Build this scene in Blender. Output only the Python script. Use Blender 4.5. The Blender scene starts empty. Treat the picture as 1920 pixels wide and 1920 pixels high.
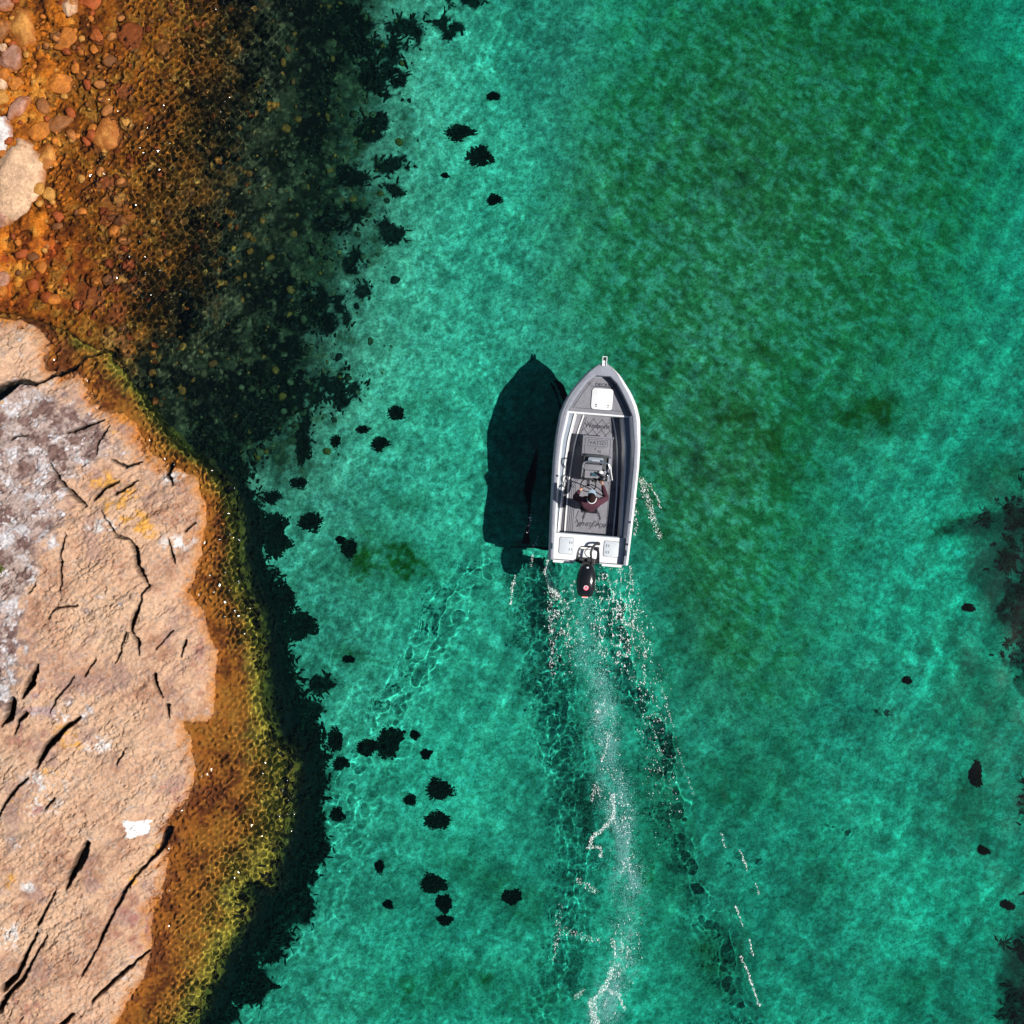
import bpy, bmesh, math, random
import numpy as np
from mathutils import Vector, Matrix, noise as mnoise

# ------------------------------------------------------------------ camera, sky, sun, exposure
SC = bpy.context.scene
COL = SC.collection
S = 0.0135                    # metres per photograph pixel at the water line
CAM_H = 28.0
random.seed(7)
R = math.radians

cam_data = bpy.data.cameras.new('camera')
cam = bpy.data.objects.new('camera', cam_data)
COL.objects.link(cam)
cam.location = (0, 0, CAM_H)
cam_data.sensor_width = 36
cam_data.angle = 2*math.atan(960*S/CAM_H)
cam_data.clip_end = 400
SC.camera = cam

SUN_EL = R(51)                # sun stands to the right of the picture and a little towards its bottom
SUN_DIR = Vector((math.cos(SUN_EL)*math.cos(R(-13)), math.cos(SUN_EL)*math.sin(R(-13)), math.sin(SUN_EL)))
world = bpy.data.worlds.new('World')
SC.world = world
world.use_nodes = True
wn = world.node_tree
sky = wn.nodes.new('ShaderNodeTexSky')
sky.sky_type = 'NISHITA'
sky.sun_disc = False
sky.sun_elevation = SUN_EL
sky.sun_rotation = R(90+13)
wn.nodes['Background'].inputs['Strength'].default_value = 0.05
wn.links.new(sky.outputs[0], wn.nodes['Background'].inputs['Color'])

sun_data = bpy.data.lights.new('sun', 'SUN')
sun_data.energy = 5.0
sun_data.angle = R(0.5)
sun_data.color = (1.0, 0.955, 0.89)
sun_data.cycles.is_caustics_light = True
sun = bpy.data.objects.new('sun', sun_data)
COL.objects.link(sun)
sun.rotation_euler = SUN_DIR.to_track_quat('Z', 'Y').to_euler()
sun.location = SUN_DIR*40

SC.view_settings.view_transform = 'Standard'
SC.view_settings.look = 'None'
SC.view_settings.gamma = 1.0
SC.view_settings.exposure = 0.40
SC.cycles.volume_max_steps = 12
SC.cycles.max_bounces = 6
SC.cycles.diffuse_bounces = 1
SC.cycles.glossy_bounces = 2
SC.cycles.transmission_bounces = 4
SC.cycles.transparent_max_bounces = 6
SC.cycles.sample_clamp_indirect = 0.0
SC.cycles.caustics_reflective = False
SC.cycles.caustics_refractive = True

# ------------------------------------------------------------------ small helpers
def P(px, py, z=0.0):
    """photograph pixel -> plan position on the water plane"""
    return ((px-960)*S, (960-py)*S, z)

_rng = np.random.default_rng(11)
_T = [_rng.random((256, 256)).astype(np.float32) for _ in range(8)]

def vn(x, y, k=0):
    """value noise 0..1 on arrays"""
    T = _T[k % 8]
    x = np.asarray(x, dtype=np.float64)+k*17.31
    y = np.asarray(y, dtype=np.float64)+k*5.77
    xf, yf = np.floor(x), np.floor(y)
    i, j = xf.astype(np.int64) & 255, yf.astype(np.int64) & 255
    u, v = x-xf, y-yf
    u = u*u*u*(u*(u*6-15)+10); v = v*v*v*(v*(v*6-15)+10)
    i1, j1 = (i+1) & 255, (j+1) & 255
    return (T[j, i]*(1-u)+T[j, i1]*u)*(1-v)+(T[j1, i]*(1-u)+T[j1, i1]*u)*v

def fbm(x, y, oct=4, k=0, gain=.5):
    """fractal noise about -1..1"""
    s = 0.0; a = 1.0; t = 0.0
    c, sn = math.cos(.6), math.sin(.6)
    for o in range(oct):
        s = s+a*(vn(x, y, k+o)*2-1); t += a
        x, y = (x*c-y*sn)*2.03, (x*sn+y*c)*2.03
        a *= gain
    return s/t

def ss(a, b, x):
    t = np.clip((x-a)/(b-a), 0, 1)
    return t*t*(3-2*t)

def seg_dist(px, py, pts, ws=None):
    """distance to a polyline; with ws also the width interpolated at the nearest point"""
    best = np.full(px.shape, 1e9); wb = np.zeros(px.shape)
    for n in range(len(pts)-1):
        (ax, ay), (bx, by) = pts[n][:2], pts[n+1][:2]
        dx, dy = bx-ax, by-ay
        t = np.clip(((px-ax)*dx+(py-ay)*dy)/(dx*dx+dy*dy+1e-9), 0, 1)
        d = np.hypot(px-ax-t*dx, py-ay-t*dy)
        m = d < best
        best = np.where(m, d, best)
        if ws is not None:
            wb = np.where(m, ws[n]+(ws[n+1]-ws[n])*t, wb)
    return (best, wb) if ws is not None else best

def poly_sd(px, py, pts):
    """signed distance to a closed polygon, positive inside"""
    d = seg_dist(px, py, pts+[pts[0]])
    ins = np.zeros(px.shape, bool)
    n = len(pts)
    for a in range(n):
        (x0, y0), (x1, y1) = pts[a], pts[(a+1) % n]
        if y0 == y1: continue
        c = ((y0 > py) != (y1 > py)) & (px < (x1-x0)*(py-y0)/(y1-y0)+x0)
        ins ^= c
    return np.where(ins, d, -d)

def mesh_np(name, V, F, smooth=True, col=None):
    """mesh from numpy vertices and a face index array (tris or quads)"""
    me = bpy.data.meshes.new(name)
    V = np.asarray(V, np.float32); F = np.asarray(F, np.int32)
    k = F.shape[1]
    me.vertices.add(len(V)); me.vertices.foreach_set('co', V.ravel())
    me.loops.add(F.size); me.loops.foreach_set('vertex_index', F.ravel())
    me.polygons.add(len(F)); me.polygons.foreach_set('loop_start', np.arange(len(F), dtype=np.int32)*k)
    me.polygons.foreach_set('use_smooth', np.full(len(F), smooth))
    me.update(calc_edges=True)
    if col is not None:
        at = me.color_attributes.new('Col', 'FLOAT_COLOR', 'POINT')
        c = np.ones((len(V), 4), np.float32); c[:, :3] = col
        at.data.foreach_set('color', c.ravel())
    return me

def grid_faces(ny, nx):
    i = np.arange(ny*nx).reshape(ny, nx)
    return np.stack([i[:-1, :-1], i[:-1, 1:], i[1:, 1:], i[1:, :-1]], -1).reshape(-1, 4)

def axis(lo, hi, step, far, n=14):
    core = np.arange(lo, hi+step*.5, step)
    g = (np.linspace(0, 1, n+1)[1:])**2
    return np.concatenate([lo-(far*g)[::-1], core, core[-1]+far*g])

def link(name, me, mat=None, parent=None, **props):
    o = bpy.data.objects.new(name, me)
    COL.objects.link(o)
    if mat is not None and me is not None and len(me.materials) == 0:
        me.materials.append(mat)
    if parent is not None: o.parent = parent
    for k, v in props.items(): o[k] = v
    return o

def receiver(o):
    o.cycles.is_caustics_receiver = True
    return o

# ------------------------------------------------------------------ materials
def new_mat(name, base=(.5, .5, .5), rough=.6, metal=0.0, spec=.5):
    m = bpy.data.materials.new(name); m.use_nodes = True
    b = m.node_tree.nodes['Principled BSDF']
    b.inputs['Base Color'].default_value = (*base, 1)
    b.inputs['Roughness'].default_value = rough
    b.inputs['Metallic'].default_value = metal
    b.inputs['Specular IOR Level'].default_value = spec
    return m

def wear(m, scale=30, amount=.25, rough_var=.15, bump=0.0, bscale=200):
    """a little procedural variation of colour, gloss and relief over a plain material"""
    nt = m.node_tree; b = nt.nodes['Principled BSDF']; L = nt.links.new
    tc = nt.nodes.new('ShaderNodeTexCoord')
    n = nt.nodes.new('ShaderNodeTexNoise'); n.inputs['Scale'].default_value = scale; n.inputs['Detail'].default_value = 5
    L(tc.outputs['Object'], n.inputs['Vector'])
    mx = nt.nodes.new('ShaderNodeMix'); mx.data_type = 'RGBA'; mx.blend_type = 'MULTIPLY'
    c = b.inputs['Base Color'].default_value
    mx.inputs[6].default_value = c
    r = nt.nodes.new('ShaderNodeValToRGB')
    r.color_ramp.elements[0].color = (1-amount, 1-amount, 1-amount, 1); r.color_ramp.elements[1].color = (1, 1, 1, 1)
    r.color_ramp.elements[0].position = .3; r.color_ramp.elements[1].position = .7
    L(n.outputs['Fac'], r.inputs[0]); L(r.outputs[0], mx.inputs[7]); mx.inputs[0].default_value = 1
    L(mx.outputs[2], b.inputs['Base Color'])
    mr = nt.nodes.new('ShaderNodeMapRange')
    r0 = b.inputs['Roughness'].default_value
    mr.inputs['To Min'].default_value = max(.02, r0-rough_var); mr.inputs['To Max'].default_value = min(1, r0+rough_var)
    L(n.outputs['Fac'], mr.inputs[0]); L(mr.outputs[0], b.inputs['Roughness'])
    if bump > 0:
        n2 = nt.nodes.new('ShaderNodeTexNoise'); n2.inputs['Scale'].default_value = bscale
        L(tc.outputs['Object'], n2.inputs['Vector'])
        bp = nt.nodes.new('ShaderNodeBump'); bp.inputs['Strength'].default_value = bump; bp.inputs['Distance'].default_value = .004
        L(n2.outputs['Fac'], bp.inputs['Height']); L(bp.outputs[0], b.inputs['Normal'])
    return m

def ground_mat(name, fine=(14, 60), rough=.85, bump=.5, dist=.03, contrast=.45, spec=.3):
    """colour from the mesh's own colour attribute, broken up by fine procedural grain"""
    m = bpy.data.materials.new(name); m.use_nodes = True
    nt = m.node_tree; b = nt.nodes['Principled BSDF']; L = nt.links.new
    b.inputs['Roughness'].default_value = rough; b.inputs['Specular IOR Level'].default_value = spec
    a = nt.nodes.new('ShaderNodeAttribute'); a.attribute_name = 'Col'
    g = nt.nodes.new('ShaderNodeNewGeometry')
    n1 = nt.nodes.new('ShaderNodeTexNoise'); n1.inputs['Scale'].default_value = fine[0]; n1.inputs['Detail'].default_value = 6
    n1.inputs['Roughness'].default_value = .65
    n2 = nt.nodes.new('ShaderNodeTexNoise'); n2.inputs['Scale'].default_value = fine[1]; n2.inputs['Detail'].default_value = 3
    L(g.outputs['Position'], n1.inputs['Vector']); L(g.outputs['Position'], n2.inputs['Vector'])
    ad = nt.nodes.new('ShaderNodeMath'); ad.operation = 'ADD'; L(n1.outputs['Fac'], ad.inputs[0]); L(n2.outputs['Fac'], ad.inputs[1])
    mr = nt.nodes.new('ShaderNodeMapRange'); mr.inputs['From Min'].default_value = .7; mr.inputs['From Max'].default_value = 1.3
    mr.inputs['To Min'].default_value = 1-contrast; mr.inputs['To Max'].default_value = 1+contrast*.6
    L(ad.outputs[0], mr.inputs[0])
    mx = nt.nodes.new('ShaderNodeVectorMath'); mx.operation = 'MULTIPLY'
    L(a.outputs['Color'], mx.inputs[0]); L(mr.outputs[0], mx.inputs[1]); L(mx.outputs[0], b.inputs['Base Color'])
    bp = nt.nodes.new('ShaderNodeBump'); bp.inputs['Strength'].default_value = bump; bp.inputs['Distance'].default_value = dist
    L(ad.outputs[0], bp.inputs['Height']); L(bp.outputs[0], b.inputs['Normal'])
    return m
# ------------------------------------------------------------------ the lie of the sea bed
CTRL = np.array([
 (-300,0,0.5),(-300,500,0.5),(-300,1200,-1.5),(-300,1800,-1.5),
 (0,-150,0.05),(0,0,0.06),(0,150,0.1),(0,300,0.12),(0,450,0.1),(0,560,0.08),(40,620,0.02),(70,80,0.05),(70,250,0.06),(70,420,0.05),
 (110,-100,-0.01),(110,30,0),(120,180,-0.03),(130,330,-0.05),(120,450,-0.03),(120,580,-0.05),
 (200,20,-0.1),(210,180,-0.16),(210,330,-0.2),(200,480,-0.2),(190,600,-0.22),
 (300,-100,-0.17),(300,40,-0.18),(320,200,-0.26),(320,380,-0.31),(290,560,-0.34),(270,680,-0.6),(330,780,-0.61),
 (450,-100,-0.41),(440,50,-0.42),(460,220,-0.56),(460,420,-0.65),(440,620,-0.75),(420,760,-0.88),(430,860,-1.5),
 (600,-100,-0.88),(600,50,-0.92),(620,240,-1.12),(630,430,-1.24),(610,620,-1.36),(580,780,-1.48),
 (750,-100,-1.7),(740,60,-1.75),(770,300,-1.9),(760,560,-2),(720,820,-2.05),
 (470,1000,-1.8),(520,1150,-1.9),(560,1300,-2),(620,1600,-2.15),(500,1880,-2.1),(430,1960,-2.1),(300,2100,-2.2),
 (950,50,-2.15),(960,400,-2.2),(940,800,-2.2),(880,1200,-2.25),(860,1500,-2.35),(850,1850,-2.4),(900,2100,-2.5),
 (1300,100,-2.5),(1300,500,-2.5),(1250,900,-2.45),(1200,1300,-2.4),(1200,1750,-2.45),(1300,2100,-2.6),
 (1650,100,-2.7),(1650,600,-2.7),(1600,1000,-2.65),(1600,1400,-2.6),(1600,1800,-2.6),
 (1900,100,-2.9),(1900,600,-2.9),(1900,1050,-3),(1900,1500,-2.8),(1900,1880,-3),(2300,300,-3.3),(2300,1100,-3.4),(2300,1900,-3.4),(1300,-250,-2.7)])

def mixc(c, d, m):
    m = np.clip(m, 0, 1)[..., None]
    return c*(1-m)+np.array(d)*m

def blob(px, py, cx, cy, rx, ry, rot=0.0, soft=.5):
    c, s = math.cos(R(rot)), math.sin(R(rot))
    dx, dy = px-cx, py-cy
    r = np.hypot((dx*c+dy*s)/rx, (-dx*s+dy*c)/ry)
    return ss(1+soft, 1-soft, r)

def shoal(px, py):
    """the turf covered shoal that fills the upper right"""
    wx = px+60*fbm(px/220, py/220, 3, 5); wy = py+60*fbm(px/220+8, py/220, 3, 2)
    return np.clip(blob(wx, wy, 1470, 360, 350, 480, 12, .75)+.75*blob(wx, wy, 1370, 1000, 150, 330, -12, .8), 0, 1)

def apparent(px, py, z):
    """where a point of the bed at depth z is seen through the surface"""
    f = 1+np.maximum(-z, 0)/(CAM_H*1.333)
    return 960+(px-960)/f, 960+(py-960)/f

def bed_base(px, py):
    num = np.zeros(px.shape); den = np.full(px.shape, 1e-12)
    for cx, cy, cz in CTRL:
        w = np.exp(-((px-cx)**2+(py-cy)**2)/(2*95.0**2))+1e-7/(1+((px-cx)**2+(py-cy)**2)/1e5)
        num += w*cz; den += w
    return num/den+.85*shoal(px, py)

# outlines of the big rock in photograph pixels
DRY = [(-400,598),(0,596),(45,602),(82,622),(94,650),(93,692),(150,700),(162,722),(182,742),(192,764),(228,774),(258,800),(274,830),(292,852),(318,876),(343,886),
       (370,902),(386,940),(388,972),(380,1012),(374,1042),(364,1082),(360,1112),(380,1142),(396,1192),(405,1242),(408,1292),(402,1342),(384,1354),(345,1358),
       (354,1388),(370,1442),(362,1482),(345,1522),(322,1570),(318,1602),(304,1682),(291,1702),(285,1782),(270,1832),(240,1882),(212,1925),(150,2050),(-400,2050)]
SHELF = [(-400,570),(0,575),(70,590),(130,612),(170,640),(196,655),(217,690),(252,740),(292,790),(332,840),(372,870),(412,912),(430,952),(440,992),(436,1052),(446,1102),(469,1152),(481,1192),(479,1252),
         (486,1312),(499,1372),(507,1402),(534,1422),(538,1452),(530,1512),(525,1562),(511,1612),(497,1662),(452,1664),(436,1690),(458,1712),(432,1762),(411,1802),(386,1852),(354,1924),(300,2050),(-400,2050)]

def warp(px, py, a=5.0):
    wx = px+a*fbm(px/38, py/38, 3, 1)*1.6+a*.5*fbm(px/9, py/9, 2, 3)
    wy = py+a*fbm(px/38+50, py/38+9, 3, 2)*1.6+a*.5*fbm(px/9+7, py/9+3, 2, 4)
    return wx, wy

CRACKS = [
 ([(-20,755),(0,742),(22,728),(42,716),(72,722),(100,706),(140,690),(158,668),(197,655)], [30,24,17,9,5,6,5,4,3]),
 ([(135,1000),(128,1035),(130,1080),(125,1105)], [2,4,4,2]),
 ([(200,958),(214,984),(228,1004),(250,1010),(263,1036),(265,1060),(286,1096),(276,1110),(272,1130),(258,1160),(256,1180),(268,1200),(270,1222)], [2,3,5,4,9,9,3,4,4,8,5,6,2]),
 ([(298,1262),(300,1285),(311,1306)], [6,6,2]), ([(318,1322),(322,1344)], [7,2]),
 ([(158,1342),(130,1364),(105,1390),(90,1416),(85,1432)], [4,9,12,9,3]),
 ([(70,1450),(50,1466),(30,1492),(8,1532)], [3,5,5,3]),
 ([(88,1243),(76,1272),(60,1300)], [5,15,5]), ([(42,1308),(36,1334),(22,1352)], [12,15,4]), ([(66,1330),(52,1345),(46,1366)], [6,6,2]),
 ([(174,1572),(163,1600),(142,1640),(134,1658)], [8,15,9,3]),
 ([(116,1660),(96,1700),(83,1726)], [2,4,5]), ([(80,1740),(60,1782),(45,1816),(22,1838)], [3,7,8,10]), ([(100,1742),(72,1792),(58,1822),(30,1850),(12,1882)], [2,4,6,7,10]),
 ([(318,1555),(303,1590),(256,1640),(236,1670),(216,1710),(200,1746),(190,1770),(164,1816)], [9,5,4,6,3,6,3,3]),
 ([(282,1780),(250,1806),(215,1836),(180,1870)], [2,4,5,3]), ([(146,1892),(120,1916)], [4,7]),
 ([(196,788),(166,800),(132,812)], [2,5,3]), ([(206,800),(190,830),(186,852)], [2,4,2]), ([(212,862),(240,876),(268,866)], [3,4,2]),
 ([(104,870),(122,900),(146,926),(168,948)], [2,4,6,4]), ([(184,936),(206,912),(228,904)], [6,5,2]), ([(222,926),(252,908),(262,900)], [4,4,2]),
 ([(322,872),(316,890),(326,908)], [6,6,3]), ([(36,824),(48,818),(64,818)], [4,3,2]), ([(160,1132),(120,1136),(104,1156)], [2,3,2]),
 ([(300,1215),(330,1180)], [2,2]), ([(246,1182),(236,1218),(226,1240)], [3,3,2]), ([(240,1405),(226,1428)], [3,2]), ([(352,1200),(346,1228)], [4,2]),
 ([(150,1265),(122,1302),(108,1330)], [2,3,2]), ([(190,1230),(170,1262)], [2,3]), ([(70,1110),(84,1092)], [2,3]), ([(116,1488),(100,1506)], [3,3]),
 ([(320,1010),(326,1040),(332,1056)], [2,4,2]), ([(350,995),(366,980)], [3,2]),
]

def rock_height(px, py):
    wx, wy = warp(px, py)
    dry = poly_sd(wx, wy, DRY)*S
    she = poly_sd(wx, wy, SHELF)*S
    dd = np.maximum(-dry, 0); do = np.maximum(she, 0)
    t = dd/(dd+do+1e-6)
    z = np.where(dry > 0, .01+.55*(1-np.exp(-np.maximum(dry, 0)/1.4)), -.02-.36*t**1.1)
    z = np.where(she < 0, -.40-2.6*np.clip(-she, 0, 1.3)-.1*np.sqrt(np.clip(-she, 0, 3)), z)
    # bedding ledges that run from lower left to upper right
    u = (px*.55+py*.83); v = (px*.83-py*.55)
    big = fbm(px/150, py/150, 3, 2)
    led = fbm(u/26, v/90, 3, 5)
    q = led*4.5; fr = q-np.floor(q)
    terr = (np.floor(q)+ss(.72, 1.0, fr))/4.5
    on = ss(-.15, .25, dry)
    led2 = fbm(u/11+9, v/34, 3, 0)*3.2; f2 = led2-np.floor(led2)
    terr2 = (np.floor(led2)+ss(.78, 1.0, f2))/3.2
    rough = ss(-.25, .35, fbm(px/70, py/70, 2, 7))
    chip = ss(.80, .97, 1-np.abs(fbm(u/10, v/22, 3, 3))*2.4)*rough
    frac = ss(.90, .985, 1-np.abs(fbm(u/24+4, v/55, 4, 6))*2.1)*ss(-.2, .3, fbm(px/60, py/60, 2, 0))
    z = z+on*(.13*big+.075*terr+.038*terr2*(.4+.6*rough)+.026*fbm(u/6, v/9, 3, 1)*(.5+rough)+.020*fbm(px/4, py/4, 3, 4)-.055*chip-.06*frac)
    sub = 1-on
    z = z+sub*(.05*fbm(px/22, py/22, 3, 3)+.03*fbm(px/7, py/7, 2, 6))*ss(0, .5, dd+.05)
    # cracks are cut into it
    jx = px+2.2*fbm(px/8, py/8, 2, 2); jy = py+2.2*fbm(px/8+30, py/8, 2, 5)
    cut = np.zeros(px.shape)
    for pts, ws in CRACKS:
        d, w = seg_dist(jx, jy, pts, ws)
        cut = np.maximum(cut, ss(1.15, .55, d/(w*.62+.6))*np.clip(.09+.036*w, 0, .85))
    z = z-cut
    return z, dry, she, cut

# big rock -----------------------------------------------------------
xs = np.arange(-60, 600, 1.75); ys = np.arange(540, 2010, 1.75)
PX, PY = np.meshgrid(xs, ys)
Z, dry, she, cut = rock_height(PX, PY)
keep = she > -1.25
c = np.ones(PX.shape+(3,))*np.array((.51, .312, .200))
n1 = fbm(PX/60, PY/60, 4, 0); n2 = fbm(PX/14, PY/14, 3, 3); n3 = fbm(PX/5, PY/5, 2, 6)
c = mixc(c, (.53, .345, .225), ss(-.1, .6, n1))
c = mixc(c, (.31, .15, .09), ss(.0, .6, -n1+.6*n2)*.75)
c = mixc(c, (.54, .42, .34), ss(.1, .5, n3+.5*n2)*.4)
c = mixc(c, (.28, .175, .16), ss(.18, .5, fbm(PX/48+5, PY/48, 4, 7))*.55)
# mauve grey weathered top of the rock with white lichen
gz = np.clip(.85*blob(PX, PY, 60, 800, 130, 75, 10)+.75*blob(PX, PY, 30, 940, 100, 130)+.7*blob(PX, PY, 15, 1110, 55, 170)+.25*blob(PX, PY, 60, 1290, 120, 90)+.3*blob(PX, PY, 150, 850, 90, 60), 0, 1)
gz = ss(.22, .7, gz+.45*n1+.3*n2)
n4 = fbm(PX/3.6, PY/3.6, 3, 2); n5 = fbm(PX/28, PY/28, 4, 6)
c = mixc(c, (.33, .27, .26), gz*.75)
c = mixc(c, (.17, .10, .085), gz*ss(-.05, .4, n5+.5*n2+.3*n3))
wl = ss(.08, .45, -n5+.5*n2+.55*n4)*ss(.2, .7, gz+.2*n2)
c = mixc(c, (.52, .50, .52), wl*.85)
c = mixc(c, (.66, .64, .65), ss(.36, .62, n4+.4*n2-.3*n5)*gz*.7)
for cx, cy, rx, ry, rot in [(195,1390,28,16,0),(105,1455,40,22,0),(330,1020,24,16,0),(350,1015,22,9,-20),(65,1575,18,9,0),(25,1740,30,22,20),(130,1340,15,10,0),(205,985,30,12,-10),(90,1500,40,20,0),(70,1650,16,9,0),(330,890,26,12,-30),(262,1548,0,0,0)]:
    if rx: c = mixc(c, (.66, .63, .61), blob(PX, PY, cx, cy, rx, ry, rot)*ss(-.1, .3, n2+.6*n3+.5*n4)*.85)
wp = poly_sd(PX+6*n3, PY+6*n2+3*n4, [(236,1534),(287,1534),(284,1548),(282,1562),(246,1563),(243,1548)])
c = mixc(c, (.80, .79, .78), ss(-.8, .8, wp))
for cx, cy, rx, ry, rot in [(240,960,50,18,25),(268,985,34,20,40),(275,1000,20,26,0),(270,1048,10,10,0),(140,1370,26,16,30),(150,1390,20,10,0),(110,1435,30,12,20),(40,1640,12,14,0),(250,925,30,14,-30),(50,1490,12,12,0),(262,1640,30,10,-40),(295,1592,16,10,-40),(200,900,30,16,0),(15,760,8,6,0),(215,815,10,7,0)]:
    c = mixc(c, (.62, .31, .06), blob(PX, PY, cx, cy, rx, ry, rot)*ss(-.1, .3, n2+.5*n3)*.9)
for cx, cy, rx, ry in [(285,1730,60,60),(240,1720,30,20),(330,1500,40,30),(70,1370,40,25),(80,1510,24,16),(100,1310,40,30),(80,1510,20,14),(70,1870,40,16),(390,1200,30,90)]:
    c = mixc(c, (.33, .13, .10), blob(PX, PY, cx, cy, rx, ry)*ss(-.1, .5, n2)*.6)
# wet rim: rust and amber algae, then yellow green weed film towards the drop
wet = ss(.10, -.05, Z+.05*n2+.02*n3)
wet = np.where(dry > .5, 0, wet)
c = mixc(c, (.46, .150, .016), wet)
c = mixc(c, (.15, .032, .005), wet*ss(-.15, .35, n1+.8*n2+.4*n3)*.85)
c = mixc(c, (.54, .23, .03), wet*ss(.1, .6, -n1+.6*n2)*.6)
damp = ss(.30, .0, dry+.16*n2+.08*n3)*(dry > 0)
c = mixc(c, (.42, .185, .05), damp*(1-wet)*.6)
edge = ss(.56, .95, np.where(dry < 0, -dry/(-dry+np.maximum(she, 0)+1e-6), 0)+.15*n2)*wet
c = mixc(c, (.58, .345, .040), edge*.9)
c = mixc(c, (.13, .07, .012), edge*ss(.1, .5, n2+.6*n3)*.75)
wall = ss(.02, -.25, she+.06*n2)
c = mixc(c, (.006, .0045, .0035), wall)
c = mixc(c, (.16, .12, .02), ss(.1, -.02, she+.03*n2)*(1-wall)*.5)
c *= (1-.35*ss(.3, .7, n3))[..., None]
c = mixc(c, (.03, .017, .011), ss(.02, .2, cut)*.85)  # shade inside the cracks is painted into the rock colour
vid = -np.ones(PX.shape, np.int64)
F = grid_faces(*PX.shape)
kf = keep.ravel()[F].all(1); F = F[kf]
used = np.unique(F); vid = np.full(PX.size, -1); vid[used] = np.arange(len(used))
V = np.stack([(PX-960)*S, (960-PY)*S, Z], -1).reshape(-1, 3)[used]
M_rock = ground_mat('shore_rock', fine=(11, 60), rough=.85, bump=.8, dist=.03, contrast=.42)
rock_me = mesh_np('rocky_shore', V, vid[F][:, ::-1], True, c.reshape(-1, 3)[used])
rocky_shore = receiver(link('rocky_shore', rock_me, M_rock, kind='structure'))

# sea bed ------------------------------------------------------------
WEED = [  # dark weed patches: cx, cy, rx, ry, rot
 (600,110,40,75,0),(590,200,34,90,8),(690,100,55,32,20),(640,40,60,40,0),(720,150,40,22,0),(760,70,40,30,0),(840,50,30,20,30),(870,0,40,16,0),(560,20,40,30,0),
 (700,240,36,20,-30),(660,330,36,20,10),(735,310,30,20,-20),(735,435,26,22,0),(640,410,50,24,-10),(740,360,28,14,30),(665,495,16,26,0),(690,545,18,14,0),
 (520,545,50,36,0),(580,560,40,30,0),(625,590,40,34,20),(560,600,44,22,0),(480,560,24,30,0),(430,640,26,26,0),(540,660,40,22,-10),(480,720,110,40,-8),(420,770,70,40,0),(560,740,90,36,-6),(640,740,50,22,-10),
 (650,715,18,26,-30),(470,800,60,26,0),(570,810,16,40,10),(350,720,30,26,30),(500,640,30,20,0),(380,830,34,24,35),
 (445,880,20,60,-15),(465,960,20,70,-8),(462,1050,20,60,0),(490,1110,30,40,-10),(515,1150,34,26,0),(505,1200,26,46,-10),(515,1290,34,60,-10),(560,1330,40,26,0),(600,1280,24,18,0),(555,1390,44,50,0),(560,1470,44,70,0),(570,1560,44,60,0),(590,1600,20,26,0),(545,1640,50,34,0),(520,1690,54,44,0),(560,1700,30,40,0),(500,1760,50,34,-20),(440,1820,44,40,-30),(470,1850,36,30,-30),(400,1900,44,40,-30),
 (1895,975,50,34,0),(1915,1050,46,70,0),(1900,1130,34,60,0),(1915,1190,36,50,0),(1890,1225,30,22,0),(1915,1260,26,36,0),(1940,960,60,70,0),(1850,985,40,14,-15),
 (1915,1820,34,60,0),(1915,1890,48,60,0),(1935,1700,20,40,0),(1930,1500,22,60,0),(1880,1770,16,14,0)]
ALGAE = [  # olive turf growing thinly on the sand
 (1380,790,60,44,0,.8),(1450,830,60,50,20,.7),(1630,780,100,40,-10,.75),(1510,790,40,40,0,.5),(1360,880,80,40,0,.55),(1480,900,60,40,0,.5),(1440,660,36,30,30,.6),(1500,720,24,40,20,.5),(1640,360,60,30,-20,.35),
 (730,1060,90,46,5,.85),(700,1000,30,20,0,.5),(760,940,40,20,0,.5),(800,760,40,20,0,.4),(660,1230,30,14,10,.6),(900,1640,90,40,30,.45),(980,1700,50,40,0,.4),(830,1850,160,40,-8,.5),(990,1880,80,30,0,.35),
 (1560,1000,90,70,0,.3),(1300,1200,90,120,0,.45),(1400,1470,110,60,0,.45),(1330,1800,60,60,0,.5),(1240,1600,60,200,0,.4),(1560,1620,60,80,0,.25),(1860,900,60,40,0,.5),(1830,1300,60,80,0,.35),(1820,1500,40,60,0,.3),(1800,990,80,20,-12,.45),(1700,1850,60,40,0,.3),(1580,60,200,110,0,.4),(1760,250,120,300,0,.3),(1450,260,200,160,0,.35),(1600,560,180,150,0,.2)]

def weed_mask(px, py):
    m = np.zeros(px.shape)
    wx = px+16*fbm(px/26, py/26, 3, 4); wy = py+16*fbm(px/26+9, py/26+40, 3, 1)
    for cx, cy, rx, ry, rot in WEED:
        m = np.maximum(m, blob(wx, wy, cx, cy, rx, ry, rot, .25))
    she = poly_sd(wx, wy, SHELF)
    m = np.maximum(m, ss(-62, -40, she)*ss(6, -3, she)*ss(840, 900, py))
    far = ss(1700, 1760, px); up = ss(860, 800, py)*ss(330, 380, px)
    brk = fbm(px/15, py/15, 4, 2)
    m = m*(1-far)+far*m*ss(-.25, .12, fbm(px/20, py/26, 3, 2)+.30*ss(1870, 1925, px))
    return m*(1-up*ss(.16, .36, brk)*.75)

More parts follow.
